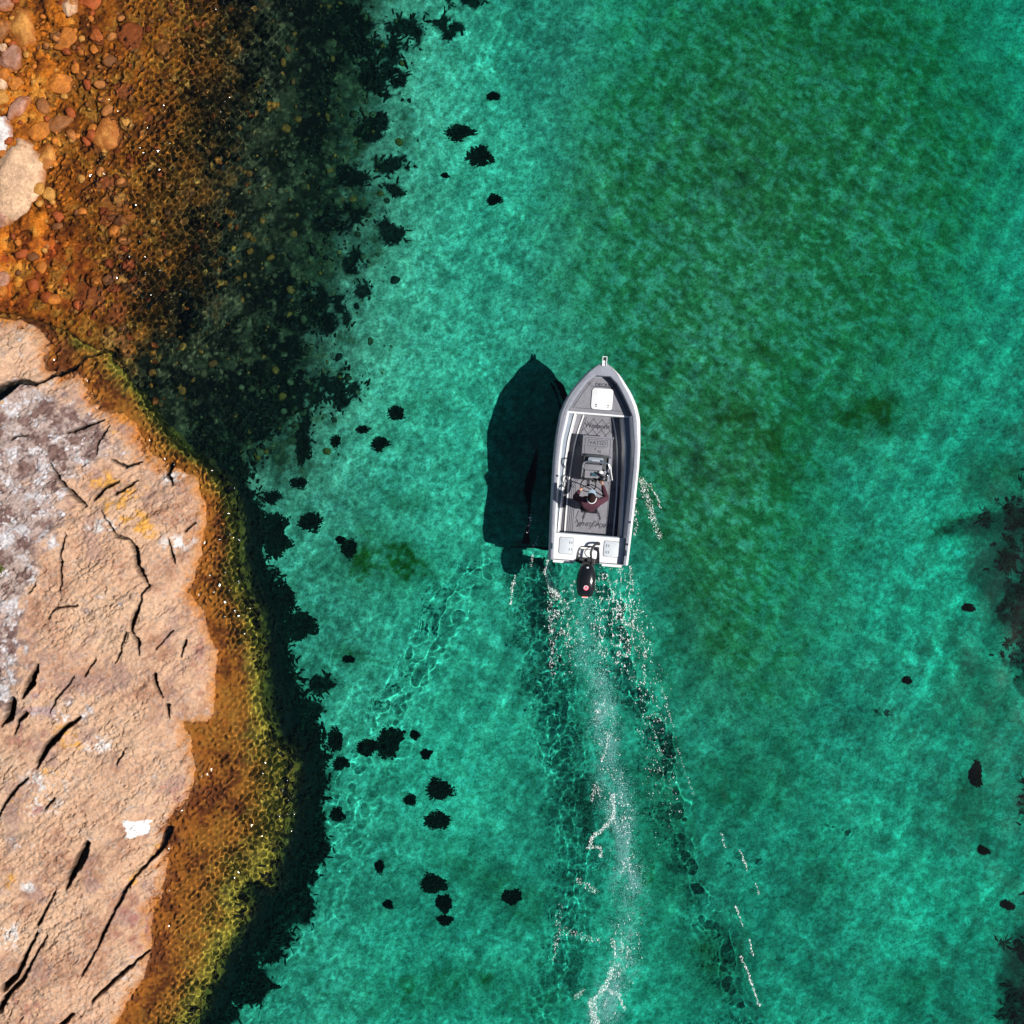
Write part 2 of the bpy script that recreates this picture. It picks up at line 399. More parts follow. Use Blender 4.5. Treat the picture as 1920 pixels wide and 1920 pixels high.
gx = axis(-60, 2060, 3.7, 1400, 10); gy = axis(-60, 2060, 3.7, 1400, 10)
BX, BY = np.meshgrid(gx, gy)
BZ = bed_base(BX, BY)
beach = ss(-2.0, -.9, BZ)
BZ = BZ+(.05+.05*beach)*fbm(BX/45, BY/45, 4, 1)+(.02+.06*beach)*fbm(BX/11, BY/11, 3, 3)-.09*beach*ss(.78, .96, 1-np.abs(fbm(BX/40+3, BY/40, 4, 6))*2.4)*ss(-.3, .0, BZ)
AX, AY = apparent(BX, BY, BZ)
wm = weed_mask(AX, AY)
BZ = BZ-1.3*ss(6, 30, poly_sd(BX, BY, SHELF))
b1 = fbm(AX/160, AY/160, 4, 2); b2 = fbm(AX/30, AY/30, 4, 5); b3 = fbm(AX/9, AY/9, 3, 0); b4 = fbm((AX*.8+AY*.6)/14, (AY*.8-AX*.6)/7, 3, 6)
c = np.ones(BX.shape+(3,))*np.array((.54, .455, .34))
c = mixc(c, (.40, .355, .26), ss(-.1, .5, b2)*.6)
c = mixc(c, (.78, .69, .56), ss(.08, .42, b4+.3*b2)*.7)
c = mixc(c, (.24, .24, .17), ss(.05, .45, -b3-.3*b2)*.65)
b6 = fbm((AX*.85-AY*.5)/10, (AY*.85+AX*.5)/6, 2, 1)
c = mixc(c, (.86, .78, .64), ss(.12, .45, b6)*ss(-.4, .2, b2)*.55)  # pale flecks stand in for caustic light, painted into the sand colour
c = mixc(c, (.22, .24, .17), ss(.12, .5, -b6-.3*b2)*.5)
c = np.clip(c*(1+.55*b1+.12*fbm(AX/70, AY/70, 3, 3))[..., None], .02, .88)
moss = ss(.08, .80, shoal(AX, AY)+.25*b2+.15*b1)
c = mixc(c, (.155, .235, .085), moss*.92)
c = mixc(c, (.46, .48, .35), moss*ss(-.05, .45, b4+.35*b2+.15*b1)*.75)
c = mixc(c, (.075, .14, .042), moss*ss(.05, .5, -b4-.4*b2-.2*b1)*.8)
alg = np.zeros(BX.shape)
for cx, cy, rx, ry, rot, a in ALGAE:
    alg = np.maximum(alg, a*blob(AX, AY, cx, cy, rx, ry, rot, .8))
alg = np.clip(alg*(1.0+1.1*b2+.8*b3), 0, 1)
c = mixc(c, (.075, .10, .016), alg)
dk = np.clip(blob(AX+14*b2, AY+20*b1, 1905, 1085, 85, 150, 0, .6)+blob(AX, AY+8*b2, 1840, 985, 90, 16, -14, .7)*.7+blob(AX+14*b2, AY, 1925, 1850, 60, 130, 0, .6)+.5*blob(AX+10*b2, AY, 1915, 1500, 40, 120, 0, .8), 0, 1)
c = mixc(c, (.020, .030, .026), ss(.2, .9, dk+.35*b2+.2*b3)*.85)
# gravel beach at the upper left: amber where it is shallow, brown black further out
shal = ss(-.55, -.10, BZ+.16*b2+.10*b3)
bz = ss(-1.75, -1.15, BZ+.35*b2+.1*b3)
c = mixc(c, (.034, .027, .011), bz*.97)
c = mixc(c, (.24, .16, .08), bz*ss(.25, .5, b3)*.5)
c = mixc(c, (.008, .007, .004), bz*ss(-.05, .3, -b2-.5*b3)*.9)
c = mixc(c, (.37, .108, .010), shal)
c = mixc(c, (.12, .033, .006), shal*ss(-.05, .45, b2+.7*b3)*.85)
c = mixc(c, (.46, .21, .035), shal*ss(.1, .5, -b2+.6*b3)*.6)
c = mixc(c, (.30, .055, .012), shal*blob(AX, AY, 75, 510, 110, 70)*ss(-.2, .3, b2)*.8)
c = mixc(c, (.0035, .0035, .003), ss(.25, .75, wm*(1+.5*b3))*(1-shal)*np.where(AX > 1700, .72, .97))
V = np.stack([(BX-960)*S, (960-BY)*S, BZ], -1).reshape(-1, 3)
M_bed = ground_mat('sandy_bed', fine=(7, 19), rough=.95, bump=.35, dist=.04, contrast=.6, spec=.1)
bed_me = mesh_np('seabed', V, grid_faces(*BX.shape)[:, ::-1], True, c.reshape(-1, 3))
seabed = receiver(link('seabed', bed_me, M_bed, kind='structure'))

# ------------------------------------------------------------------ the water
rg = np.random.default_rng(5)
def wake_path():
    return [(1103,1060),(1108,1160),(1118,1260),(1140,1400),(1168,1550),(1184,1690),(1168,1830),(1132,1930),(1080,2050)]

def water_height(px, py):
    x, y = (px-960)*S, (960-py)*S
    dpath = seg_dist(px, py, wake_path())
    calm = 1-.65*blob(px, py, 1010, 1400, 110, 330, 8, .6)
    deep = np.maximum(-bed_base(px, py), .05)
    shel = poly_sd(px, py, SHELF)
    deep = np.where(shel > -25, np.minimum(deep, .35+.05*np.maximum(0, 25-np.maximum(shel, -25))*0), deep)
    amp = (.85+.5*fbm(px/170, py/170, 3, 3))*calm*np.clip(.16/deep-.015, .03, 1.2)*(1-.5*ss(1000, 1300, px))*(1-.4*shoal(px, py))
    z = np.zeros(px.shape)
    # wind ripples, two families with wandering phase
    ph3 = 1.8*fbm(px/190+3, py/190, 1, 4); ph1 = 2.2*fbm(px/60, py/60, 3, 1); ph2 = 2.2*fbm(px/50+20, py/50, 3, 6)
    for k in range(46):
        Lw = .13*2**(rg.random()*2.1)
        a = rg.normal(R(25), R(42)) if k % 2 else rg.random()*2*math.pi
        q = 2*math.pi/Lw
        z += (Lw**1.25)*.0068*np.sin(q*(x*math.cos(a)+y*math.sin(a))+rg.random()*6.28+(ph1 if k % 3 else ph2)*(.35/Lw)**.3)
    z *= amp*ss(1500, 1050, np.hypot(px-960, py-960))
    # short steep ripples over the shallow ledge
    sh = ss(.9, .25, deep)
    zz = np.zeros(px.shape)
    for k in range(16):
        Lw = .085*2**(rg.random()*1.3); a = rg.normal(R(8), R(60)); q = 2*math.pi/Lw
        zz += (Lw/.1)**1.6*.0015*np.sin(q*(x*math.cos(a)+y*math.sin(a))+rg.random()*6.28+1.2*ph2)
    z += zz*sh*(.55+.9*ss(-.3, .4, fbm(px/75, py/75, 2, 3)))
    # scattered cat's paws steep enough to flash in the sun
    rp = np.random.default_rng(17)
    for k in range(4):
        u = rp.random()
        cx, cy = (1480+rp.random()*450, 1380+rp.random()*540) if u < .93 else (rp.random()*1950, rp.random()*1950)
        a = rp.normal(R(-10), R(25)); Lw = .11+.08*rp.random(); q = 2*math.pi/Lw; wd = 2.6+2*rp.random(); A = (.006+.006*rp.random())*(.35+.65*(cx-700)/1200 if cx > 900 else .3)
        i0, i1 = np.searchsorted(px[0], (cx-4*wd, cx+4*wd)); j0, j1 = np.searchsorted(py[:, 0], (cy-4*wd, cy+4*wd))
        sl = (slice(j0, j1), slice(i0, i1))
        z[sl] += A*np.exp(-((px[sl]-cx)**2+(py[sl]-cy)**2)/(2*wd*wd))*np.sin(q*((x[sl]-(cx-960)*S)*math.cos(a)+(y[sl]-(960-cy)*S)*math.sin(a)))
    for k in range(10):
        Lw = .7*2**(rg.random()*1.6); a = rg.normal(R(10), R(40)); q = 2*math.pi/Lw
        z += Lw*.0017*np.sin(q*(x*math.cos(a)+y*math.sin(a))+rg.random()*6.28+ph3)
    # V shaped wake: crests along both arms, and a rough trough behind the motor
    for (ax, ay), (bx, by), lam, A in [((1020,1030),(560,1800),42,.0045),((1190,1010),(1520,1980),32,.009)]:
        dx, dy = bx-ax, by-ay; Ln = math.hypot(dx, dy); dx /= Ln; dy /= Ln
        al = (px-ax)*dx+(py-ay)*dy; pe = (px-ax)*dy-(py-ay)*dx
        pe = pe+26*fbm(px/70, py/70, 3, 2)
        wd = (14+.11*np.maximum(al, 0)) if bx < 900 else (9+.022*np.maximum(al, 0))
        env = ss(-10, 90, al)*np.exp(-(pe/wd)**2)*np.exp(-np.maximum(al, 0)/900)
        z += A*env*(.25+1.5*ss(-.15, .35, fbm(px/16, py/16, 2, 5)))*np.cos(2*math.pi*pe/lam+.004*al)
    tr = np.exp(-(dpath/38)**2)*ss(1050, 1090, py)*np.exp(-np.maximum(py-1100, 0)/700)
    z += tr*(.02*fbm(px/16, py/22, 3, 4)-.006)
    return z

wx_ = axis(-25, 2230, 3.1, 1100, 10)
wx_ = np.concatenate([wx_[wx_ < 80], np.arange(80, 560, 1.6), wx_[wx_ > 561]])
wy_ = axis(-25, 2060, 2.5, 1100, 10)
WX, WY = np.meshgrid(wx_, wy_)
WZ = water_height(WX, WY)
ny, nx = WX.shape
V = np.stack([(WX-960)*S, (960-WY)*S, WZ], -1).reshape(-1, 3)
F = grid_faces(ny, nx)[:, ::-1]
idx = np.arange(ny*nx).reshape(ny, nx)
rim = np.concatenate([idx[0, :], idx[1:, -1], idx[-1, -2::-1], idx[-2:0:-1, 0]])
low = V[rim].copy(); low[:, 2] = -9.0
base = len(V); lid = np.arange(len(rim))+base; nxt = np.roll(np.arange(len(rim)), -1)
side = np.stack([rim, rim[nxt], lid[nxt], lid], -1)
V = np.concatenate([V, low, [[0, 0, -9.0]]])
cen = len(V)-1
half = np.arange(0, len(rim)-1, 2)
bot = np.stack([lid[half], lid[(half+1) % len(rim)], lid[(half+2) % len(rim)], np.full(len(half), cen)], -1)
water_me = mesh_np('sea_water', V, np.concatenate([F, side, bot]), True)
bm = bmesh.new(); bm.from_mesh(water_me)
bmesh.ops.recalc_face_normals(bm, faces=bm.faces); bm.to_mesh(water_me); bm.free()

M_water = bpy.data.materials.new('sea_water'); M_water.use_nodes = True
nt = M_water.node_tree; nt.nodes.clear()
out = nt.nodes.new('ShaderNodeOutputMaterial')
rfr = nt.nodes.new('ShaderNodeBsdfRefraction'); rfr.inputs['IOR'].default_value = 1.333; rfr.inputs['Roughness'].default_value = 0.0
gls = nt.nodes.new('ShaderNodeBsdfGlossy'); gls.inputs['Roughness'].default_value = .09; gls.inputs['Color'].default_value = (1, 1, 1, 1)
fr = nt.nodes.new('ShaderNodeFresnel'); fr.inputs['IOR'].default_value = 1.333
mixs = nt.nodes.new('ShaderNodeMixShader')
nt.links.new(fr.outputs[0], mixs.inputs[0]); nt.links.new(rfr.outputs[0], mixs.inputs[1]); nt.links.new(gls.outputs[0], mixs.inputs[2])
nt.links.new(mixs.outputs[0], out.inputs['Surface'])
# sea water takes out red first; the medium fills the body below the ripples
va = nt.nodes.new('ShaderNodeVolumeAbsorption'); va.inputs['Color'].default_value = (.0, .905, .872, 1)
ge = nt.nodes.new('ShaderNodeNewGeometry'); sp = nt.nodes.new('ShaderNodeSeparateXYZ')
lt = nt.nodes.new('ShaderNodeMath'); lt.operation = 'LESS_THAN'; lt.inputs[1].default_value = -.05
mu = nt.nodes.new('ShaderNodeMath'); mu.operation = 'MULTIPLY'; mu.inputs[1].default_value = 1.45
nt.links.new(ge.outputs['Position'], sp.inputs[0]); nt.links.new(sp.outputs[2], lt.inputs[0])
nt.links.new(lt.outputs[0], mu.inputs[0]); nt.links.new(mu.outputs[0], va.inputs['Density'])
nt.links.new(va.outputs[0], out.inputs['Volume'])
M_water.cycles.volume_step_rate = .25
sea = link('sea_water', water_me, M_water, kind='structure')
sea.cycles.is_caustics_caster = True
# ------------------------------------------------------------------ boulders of the stony corner
_b = bmesh.new(); bmesh.ops.create_icosphere(_b, subdivisions=4, radius=1)
ICO4 = np.array([v.co[:] for v in _b.verts]); ICO4F = np.array([[v.index for v in f.verts] for f in _b.faces]); _b.free()
_b = bmesh.new(); bmesh.ops.create_icosphere(_b, subdivisions=1, radius=1)
ICO1 = np.array([v.co[:] for v in _b.verts]); ICO1F = np.array([[v.index for v in f.verts] for f in _b.faces]); _b.free()
_b = bmesh.new(); bmesh.ops.create_icosphere(_b, subdivisions=2, radius=1)
ICO2 = np.array([v.co[:] for v in _b.verts]); ICO2F = np.array([[v.index for v in f.verts] for f in _b.faces]); _b.free()

def stone_shape(U, rng, planes=9, rough=.05):
    r = np.ones(len(U))
    for k in range(planes):                      # facets split off by fracture planes
        n = rng.normal(size=3); n /= np.linalg.norm(n); d = .60+.32*rng.random()
        q = U@n
        r = np.where(q*r > d, d/np.maximum(q, 1e-3), r)
    V = U*r[:, None]
    o = rng.random(3)*50
    V = V*(1+rough*fbm(V[:, 0]*2+o[0]+V[:, 2], V[:, 1]*2+o[1]-V[:, 2], 4, 1)+rough*.5*fbm(V[:, 0]*6+V[:, 2]*5+o[2], V[:, 1]*6-V[:, 2]*4, 3, 3))[:, None]
    return V

M_stone = ground_mat('boulder_stone', fine=(13, 55), rough=.6, bump=.8, dist=.025, contrast=.5)
TONES = {'pale': (.52, .33, .20), 'pink': (.36, .18, .12), 'amber': (.46, .15, .016), 'rust': (.28, .055, .008), 'white': (.52, .48, .46), 'brown': (.24, .095, .03), 'ochre': (.46, .20, .04), 'olive': (.11, .085, .03)}

def bed_at(px, py):
    return float(bed_base(np.array([float(px)]), np.array([float(py)]))[0])

BOULDERS = [  # px, py, rx, ry, turn, tone, top above the water, label
 (132,14,22,17,-20,'pale',.17,'pale tan boulder at the top edge with a black gap on its left'),
 (166,2,22,16,0,'rust',.12,'rust brown boulder cut by the top edge beside a pale tan one'),
 (42,48,27,44,5,'ochre',.16,'long ochre boulder streaked tan near the top left corner'),
 (4,58,14,20,0,'brown',.16,'brown boulder cut by the left edge beside the long ochre one'),
 (9,92,8,8,0,'pale',.18,'small pale yellow stone wedged between the top left boulders'),
 (24,112,24,20,30,'pink',.19,'pinkish boulder with an orange rim below the long ochre boulder'),
 (12,10,20,12,0,'pink',.18,'flat pink stone right in the top left corner'),
 (122,76,19,23,-35,'amber',.08,'bright orange angular boulder under the pale tan one at the top'),
 (152,92,9,11,0,'amber',.02,'small orange stone touching the bright orange angular boulder'),
 (180,62,14,20,20,'rust',.03,'dark orange upright stone left of the big dark red boulder'),
 (240,66,29,25,15,'rust',.0,'big dark red boulder with a pale wet chip on top'),
 (300,82,19,18,0,'ochre',-.12,'yellow brown drowned boulder right of the big dark red one'),
 (112,156,23,18,-10,'amber',.10,'tan orange five sided boulder standing clear of the shallows'),
 (160,136,17,13,25,'amber',.0,'long orange stone just below the bright orange boulder group'),
 (226,166,22,19,-20,'rust',-.06,'dark red drowned boulder with light lines across it'),
 (5,160,12,17,0,'pale',.17,'pale stone cut by the left edge above the pink wedge'),
 (30,158,13,12,0,'amber',.15,'round orange yellow stone above the pink wedge stone'),
 (40,200,28,12,50,'pink',.17,'pink wedge shaped stone lying on the slant near the left edge'),
 (80,196,15,18,10,'brown',.13,'orange brown stone with a white wet glint near the left shore'),
 (110,232,26,17,25,'brown',.12,'brown pink boulder on the slant with a white glint at its end'),
 (76,246,24,14,25,'amber',.11,'orange boulder under the brown pink one by the left shore'),
 (267,212,21,22,5,'rust',-.13,'square red drowned boulder netted with light lines'),
 (196,258,28,41,-12,'ochre',.09,'large tan orange boulder alone in the shallows with a dark left side'),
 (44,282,22,21,0,'pale',.18,'pale yellow boulder next to the white lichen boulder'),
 (84,296,22,24,0,'ochre',.13,'cracked pale orange boulder right of the pale yellow one'),
 (2,250,24,36,0,'white',.24,'white lichen covered boulder on the left edge'),
 (30,352,46,70,-14,'pale',.30,'largest pale boulder on the left edge with an orange wet foot'),
 (190,344,28,24,20,'rust',-.05,'orange red drowned boulder below the large lone tan boulder'),
 (210,378,27,20,25,'amber',-.10,'orange drowned slab crossed by close light ripples'),
 (200,406,19,17,0,'rust',-.1,'red orange drowned stone under the rippled slab'),
 (341,104,11,11,0,'amber',-.25,'small orange drowned stone among dark pebbles toward the top'),
 (331,130,14,14,0,'amber',-.25,'orange drowned stone just below a smaller orange one'),
 (306,181,15,19,0,'amber',-.2,'tall orange drowned stone right of the square red boulder'),
 (158,556,36,37,0,'rust',-.02,'big round red boulder awash above the rock ledge'),
 (213,586,21,28,-12,'rust',-.1,'long red orange drowned boulder beside the big round red one'),
 (255,525,20,25,-10,'ochre',-.24,'yellow orange drowned boulder right of the big round red one'),
 (252,622,17,15,20,'amber',-.22,'small orange drowned boulder off the tip of the rock ledge'),
 (224,465,20,14,20,'ochre',-.12,'ochre drowned stone between the rippled slab and the round red boulder'),
 (232,652,12,17,0,'brown',-.22,'brown oval stone drowned beside the ledge crack'),
 (5,524,14,20,0,'pink',.14,'pink stone on the left edge above the dry upper ledge'),
 (4,410,16,20,0,'pink',.2,'pink stone on the left edge under the largest pale boulder'),
 (504,183,12,10,0,'amber',-.55,'lone bright orange stone far out among the dark pebbles'),
]
for n, (px, py, rx, ry, rot, tone, top, label) in enumerate(BOULDERS):
    rng = np.random.default_rng(100+n)
    zb = min(bed_at(px, py), top)-.10
    hz = max((top-zb)*.62, min(rx, ry)*S*.55)
    V = stone_shape(ICO4, rng, 15, .11)
    a = R(rot); X = V[:, 0]*rx*S*1.17; Y = V[:, 1]*ry*S*1.17
    V = np.stack([X*math.cos(a)-Y*math.sin(a), X*math.sin(a)+Y*math.cos(a), V[:, 2]*hz], -1)
    zc = top-V[:, 2].max()
    t = np.array(TONES[tone]); wz = V[:, 2]+zc
    n1 = fbm(V[:, 0]*6+n, V[:, 1]*6-V[:, 2]*5, 4, 2); n2 = fbm(V[:, 0]*19+n, V[:, 1]*19+V[:, 2]*17, 3, 5)
    col = np.ones((len(V), 3))*t*(1+.35*n1+.25*n2)[:, None]
    w = ss(.17, .02, wz+.10*n1)[:, None]*(.9 if tone in ('pale', 'white', 'pink', 'ochre') else .5)
    col = col*(1-w)+np.array((.30, .085, .010))*w
    o = receiver(link('boulder', mesh_np('boulder', V, ICO4F, True, np.clip(col, .004, .85)), M_stone, label=label, category='boulder', group='boulders on the stony shore'))
    x, y, _ = P(px, py); o.location = (x, y, zc)

# ------------------------------------------------------------------ pebbles and cobbles on the shallow bed
rc = np.random.default_rng(21)
def cobble_sites(n, lo, hi):
    out = []
    while len(out) < n:
        px = rc.random(4000)*800-20; py = rc.random(4000)*900-20
        z = bed_base(px, py); wmk = weed_mask(px, py)
        she = poly_sd(px, py, SHELF)
        pr = ss(-1.8, -1.0, z)*(.22+.78*ss(.02, -.25, z))*(1-.45*wmk)*(she < -8)
        ok = rc.random(4000) < pr
        for i in np.nonzero(ok)[0]:
            r = (lo+(hi-lo)*rc.random()**2.2)*(1.3 if px[i] < 240 else .72)
            out.append((px[i], py[i], z[i], r))
            if len(out) >= n: break
    return out
C_NEAR = [(.42, .13, .014), (.27, .055, .008), (.42, .19, .035), (.16, .055, .012), (.34, .12, .025)]
C_FAR = [(.055, .04, .014), (.02, .017, .008), (.008, .007, .004), (.085, .062, .025), (.13, .10, .05), (.26, .095, .014)]
def cob_col(z):
    near = random.random() < float(ss(-.85, -.2, np.array(z)))
    return np.array(random.choice(C_NEAR if near else C_FAR)), near
cob_meshes = {}
for grp, tones in (('near', C_NEAR), ('far', C_FAR)):
    for k, t in enumerate(tones):
        V = stone_shape(ICO2, np.random.default_rng(300+k+50*(grp == 'far')), 13, .22)
        nn = fbm(V[:, 0]*3+k, V[:, 1]*3+V[:, 2]*2, 3, 4)
        me = mesh_np('cobble', V, ICO2F, True, np.clip(np.array(t)*(1+.5*nn)[:, None], .004, .8)); me.materials.append(M_stone)
        cob_meshes[(grp, k)] = me
big = sorted(cobble_sites(1300, .05, .17), key=lambda q: -q[3])
for px, py, z, r in big[:290]:
    grp = 'near' if random.random() < float(ss(-.85, -.2, np.array(z))) else 'far'
    o = bpy.data.objects.new('cobble', cob_meshes[(grp, random.randrange(len(C_NEAR if grp == 'near' else C_FAR)))])
    COL.objects.link(o); o.parent = seabed; receiver(o)
    x, y, _ = P(px, py); o.location = (x, y, z+r*.2)
    o.scale = (r*random.uniform(.8, 1.25), r*random.uniform(.8, 1.25), r*random.uniform(.6, .9)); o.rotation_euler = (random.uniform(-.3, .3), random.uniform(-.3, .3), random.random()*6.28)
VV, FF, CC = [], [], []; off = 0
for px, py, z, r in big[290:]+cobble_sites(700, .03, .07):
    t, near = cob_col(z)
    a = random.random()*6.28; s3 = np.array((r*random.uniform(.7, 1.3), r*random.uniform(.7, 1.3), r*.7))
    V = ICO1*(1+.16*rc.normal(size=(len(ICO1), 1)))*s3
    V = np.stack([V[:, 0]*math.cos(a)-V[:, 1]*math.sin(a), V[:, 0]*math.sin(a)+V[:, 1]*math.cos(a), V[:, 2]], -1)
    x, y, _ = P(px, py); VV.append(V+np.array((x, y, z+r*.2))); FF.append(ICO1F+off); off += len(V)
    CC.append(np.ones((len(V), 3))*t*random.uniform(.7, 1.2))
receiver(link('cobbles', mesh_np('cobbles', np.concatenate(VV), np.concatenate(FF), True, np.concatenate(CC)), M_stone, parent=seabed, kind='stuff'))

# ------------------------------------------------------------------ sea weed
M_weed = new_mat('brown_seaweed', (.026, .023, .011), .75, 0, .15)
wear(M_weed, 7, .88, .1)
rw = np.random.default_rng(8)
def blades(x, y, z, hgt, lean=.9):
    """fronds rooted at x, y, z (arrays): two quads each, bent over"""
    n = len(x); a = rw.random(n)*6.283; L = hgt*(.6+.8*rw.random(n)); w = (.014+.026*rw.random(n))
    dx, dy = np.cos(a), np.sin(a); l1 = lean*(.3+.7*rw.random(n)); l2 = l1+lean*.5
    p0 = np.stack([x, y, z], -1)
    p1 = p0+np.stack([dx*L*.5*np.sin(l1), dy*L*.5*np.sin(l1), L*.5*np.cos(l1)], -1)
    p2 = p1+np.stack([dx*L*.6*np.sin(l2), dy*L*.6*np.sin(l2), L*.5*np.cos(l2)], -1)
    sd = np.stack([-dy, dx, .15*rw.normal(size=n)], -1)*w[:, None]
    V = np.stack([p0-sd*.5, p0+sd*.5, p1-sd, p1+sd, p2-sd*.5, p2+sd*.5], 1).reshape(-1, 3)
    b = np.arange(n)[:, None]*6
    F = np.concatenate([b+np.array([[0, 1, 3, 2]]), b+np.array([[2, 3, 5, 4]])])
    return V, F
n = 150000
sx = rw.random(n)*1000-10+0; sx[100000:] = 1790+rw.random(50000)*170; sy = rw.random(n)*1980-20
pm = weed_mask(sx, sy)
thin = .5+.5*ss(-.25, .25, fbm(sx/18, sy/18, 3, 6))
ok = (rw.random(n) < pm*thin*np.where(sx > 1700, .14, .95)) & (poly_sd(sx, sy, SHELF) < 4)
sx, sy = sx[ok], sy[ok]
sz = bed_base(sx, sy)
shl = poly_sd(sx, sy, SHELF); near = shl > -62; sz[near] = np.maximum(sz[near], rock_height(sx[near], sy[near])[0]); sz = np.where(near, np.minimum(sz, -.36), sz)
sf = np.where(near, 1.0, 1+np.maximum(-sz, 0)/(CAM_H*1.333))
V, F = blades((sx-960)*S*sf, (960-sy)*S*sf, sz-.05, .22)
receiver(link('seaweed_bed', mesh_np('seaweed_bed', V, F, False), M_weed, kind='stuff'))
print('fronds', len(sx))

clump_meshes = []
for k in range(4):
    a = rw.random(620)*6.283; r = rw.random(620)**.60*(1+.22*np.sin(3*a+k)+.15*np.sin(5*a+2*k))
    x, y = r*np.cos(a)*.36, r*np.sin(a)*.36
    V, F = blades(x, y, np.zeros(620), .20*(1.15-.6*np.minimum(r, 1.2)), .75)
    me = mesh_np('seaweed_clump', V, F, False); me.materials.append(M_weed); clump_meshes.append(me)
CLUMPS = [
 (516,985,24,28,'rounded dark seaweed clump just off the rock, upper one of a touching pair'),
 (520,1020,26,24,'dark seaweed clump just off the rock, lower one of a touching pair'),
 (582,978,23,18,'oval black seaweed clump on pale sand right of the touching pair'),
 (655,1028,15,20,'small upright seaweed clump above the green turf patch'),
 (640,1012,8,8,'tiny seaweed tuft touching the clump above the green turf'),
 (711,832,19,16,'lone black seaweed clump on sand left of the boat shadow'),
 (562,1172,33,30,'broad black seaweed clump beside the bend of the rock ledge'),
 (536,1120,18,24,'loose seaweed clump just above the broad black one'),
 (728,1390,27,32,'tall black seaweed clump with a ragged left side on lower sand'),
 (690,1400,20,16,'thin ragged seaweed clump left of the tall black one'),
 (640,1430,16,15,'round seaweed clump just right of the long weed bed'),
 (630,1385,13,24,'narrow upright seaweed clump close above the round one'),
 (632,1527,14,14,'seaweed clump at the outer edge of the weed bed near its bulge'),
 (770,1498,13,13,'small oval seaweed clump left of the broad hat shaped one'),
 (826,1480,27,19,'broad hat shaped seaweed clump in the lower sand'),
 (820,1538,26,17,'slanting seaweed clump right below the hat shaped one'),
 (800,1414,11,10,'little dark seaweed tuft above the hat shaped clump'),
 (778,1378,8,9,'little dark seaweed tuft right of the tall black clump'),
 (814,1656,24,17,'upper seaweed clump of a chain of three in the lower sand'),
 (834,1692,15,18,'middle seaweed clump of a chain of three in the lower sand'),
 (836,1724,14,9,'lowest seaweed clump of a chain of three in the lower sand'),
 (730,1694,9,9,'lone seaweed tuft left of the chain of three clumps'),
 (712,1625,9,14,'faint upright seaweed tuft above the lone tuft in lower sand'),
 (960,1680,20,14,'thin slanting seaweed clump between the chain of three and the wake'),
 (896,294,27,20,'black seaweed clump on sand, lower one of the pair nearest the top'),
 (858,250,30,17,'black seaweed clump on sand, upper one of the pair nearest the top'),
 (928,376,14,10,'small seaweed tuft below the pair nearest the top'),
 (926,182,13,8,'small faint seaweed tuft above the pair nearest the top'),
 (835,330,8,6,'tiny seaweed tuft left of the lower clump of the upper pair'),
 (512,930,17,16,'brownish seaweed clump above the touching pair near the rock'),
 (566,838,17,36,'long upright seaweed clump under the dark weed field'),
 (630,826,10,14,'short seaweed tuft right of the long upright clump'),
 (680,805,15,8,'flat seaweed tuft above the lone black clump'),
 (740,775,20,14,'brown green seaweed clump at the right end of the weed field'),
 (560,905,20,12,'greenish seaweed clump between the long upright clump and the rock'),
 (655,1235,12,8,'faint seaweed tuft on sand right of the rock ledge bend'),
 (1815,1140,10,8,'small dark seaweed tuft left of the weed bed on the far right'),
 (1828,1450,10,26,'narrow upright seaweed clump near the right edge'),
 (1842,1592,11,9,'little dark seaweed tuft near the right edge under the narrow clump'),
 (1888,1694,9,8,'dark seaweed tuft close to the right edge above the corner weed'),
 (1700,1275,8,8,'faint seaweed tuft alone on the right sand'),
]
for k, (px, py, rx, ry, label) in enumerate(CLUMPS):
    o = receiver(link('seaweed_clump', clump_meshes[k % 4], label=label, category='seaweed', group='seaweed clumps on the sand'))
    x, y, _ = P(px, py); z = bed_at(px, py)
    # seen through the surface the bed stands closer to the middle than it is: place each clump where the refracted ray lands
    f = 1+(-z)/CAM_H/1.333
    o.location = (x*f, y*f, z-.02); q = random.choice((0, math.pi)); o.rotation_euler.z = q
    o.scale = (rx*S/.36*.95, ry*S/.36*.95, .8)
# green tuft growing on the rock at the left edge
M_grass = new_mat('shore_grass', (.10, .12, .02), .7)
a = rw.random(160)*6.283; r = np.sqrt(rw.random(160))*.2
V, F = blades(r*np.cos(a), r*np.sin(a)*1.2, np.zeros(160), .16, .9)
o = link('grass_tuft', mesh_np('grass_tuft', V*np.array((1, 1, 1)), F, False), M_grass, label='small green grass tuft growing on the rock at the left edge', category='plant')
o.location = (*P(6, 1066)[:2], .58)

# ------------------------------------------------------------------ foam of the wake, and white flecks for sun glints
def water_z(px, py):
    i = np.clip(np.searchsorted(wx_, px)-1, 0, len(wx_)-2); j = np.clip(np.searchsorted(wy_, py)-1, 0, len(wy_)-2)
    u = np.clip((px-wx_[i])/(wx_[i+1]-wx_[i]), 0, 1); v = np.clip((py-wy_[j])/(wy_[j+1]-wy_[j]), 0, 1)
    return (WZ[j, i]*(1-u)+WZ[j, i+1]*u)*(1-v)+(WZ[j+1, i]*(1-u)+WZ[j+1, i+1]*u)*v

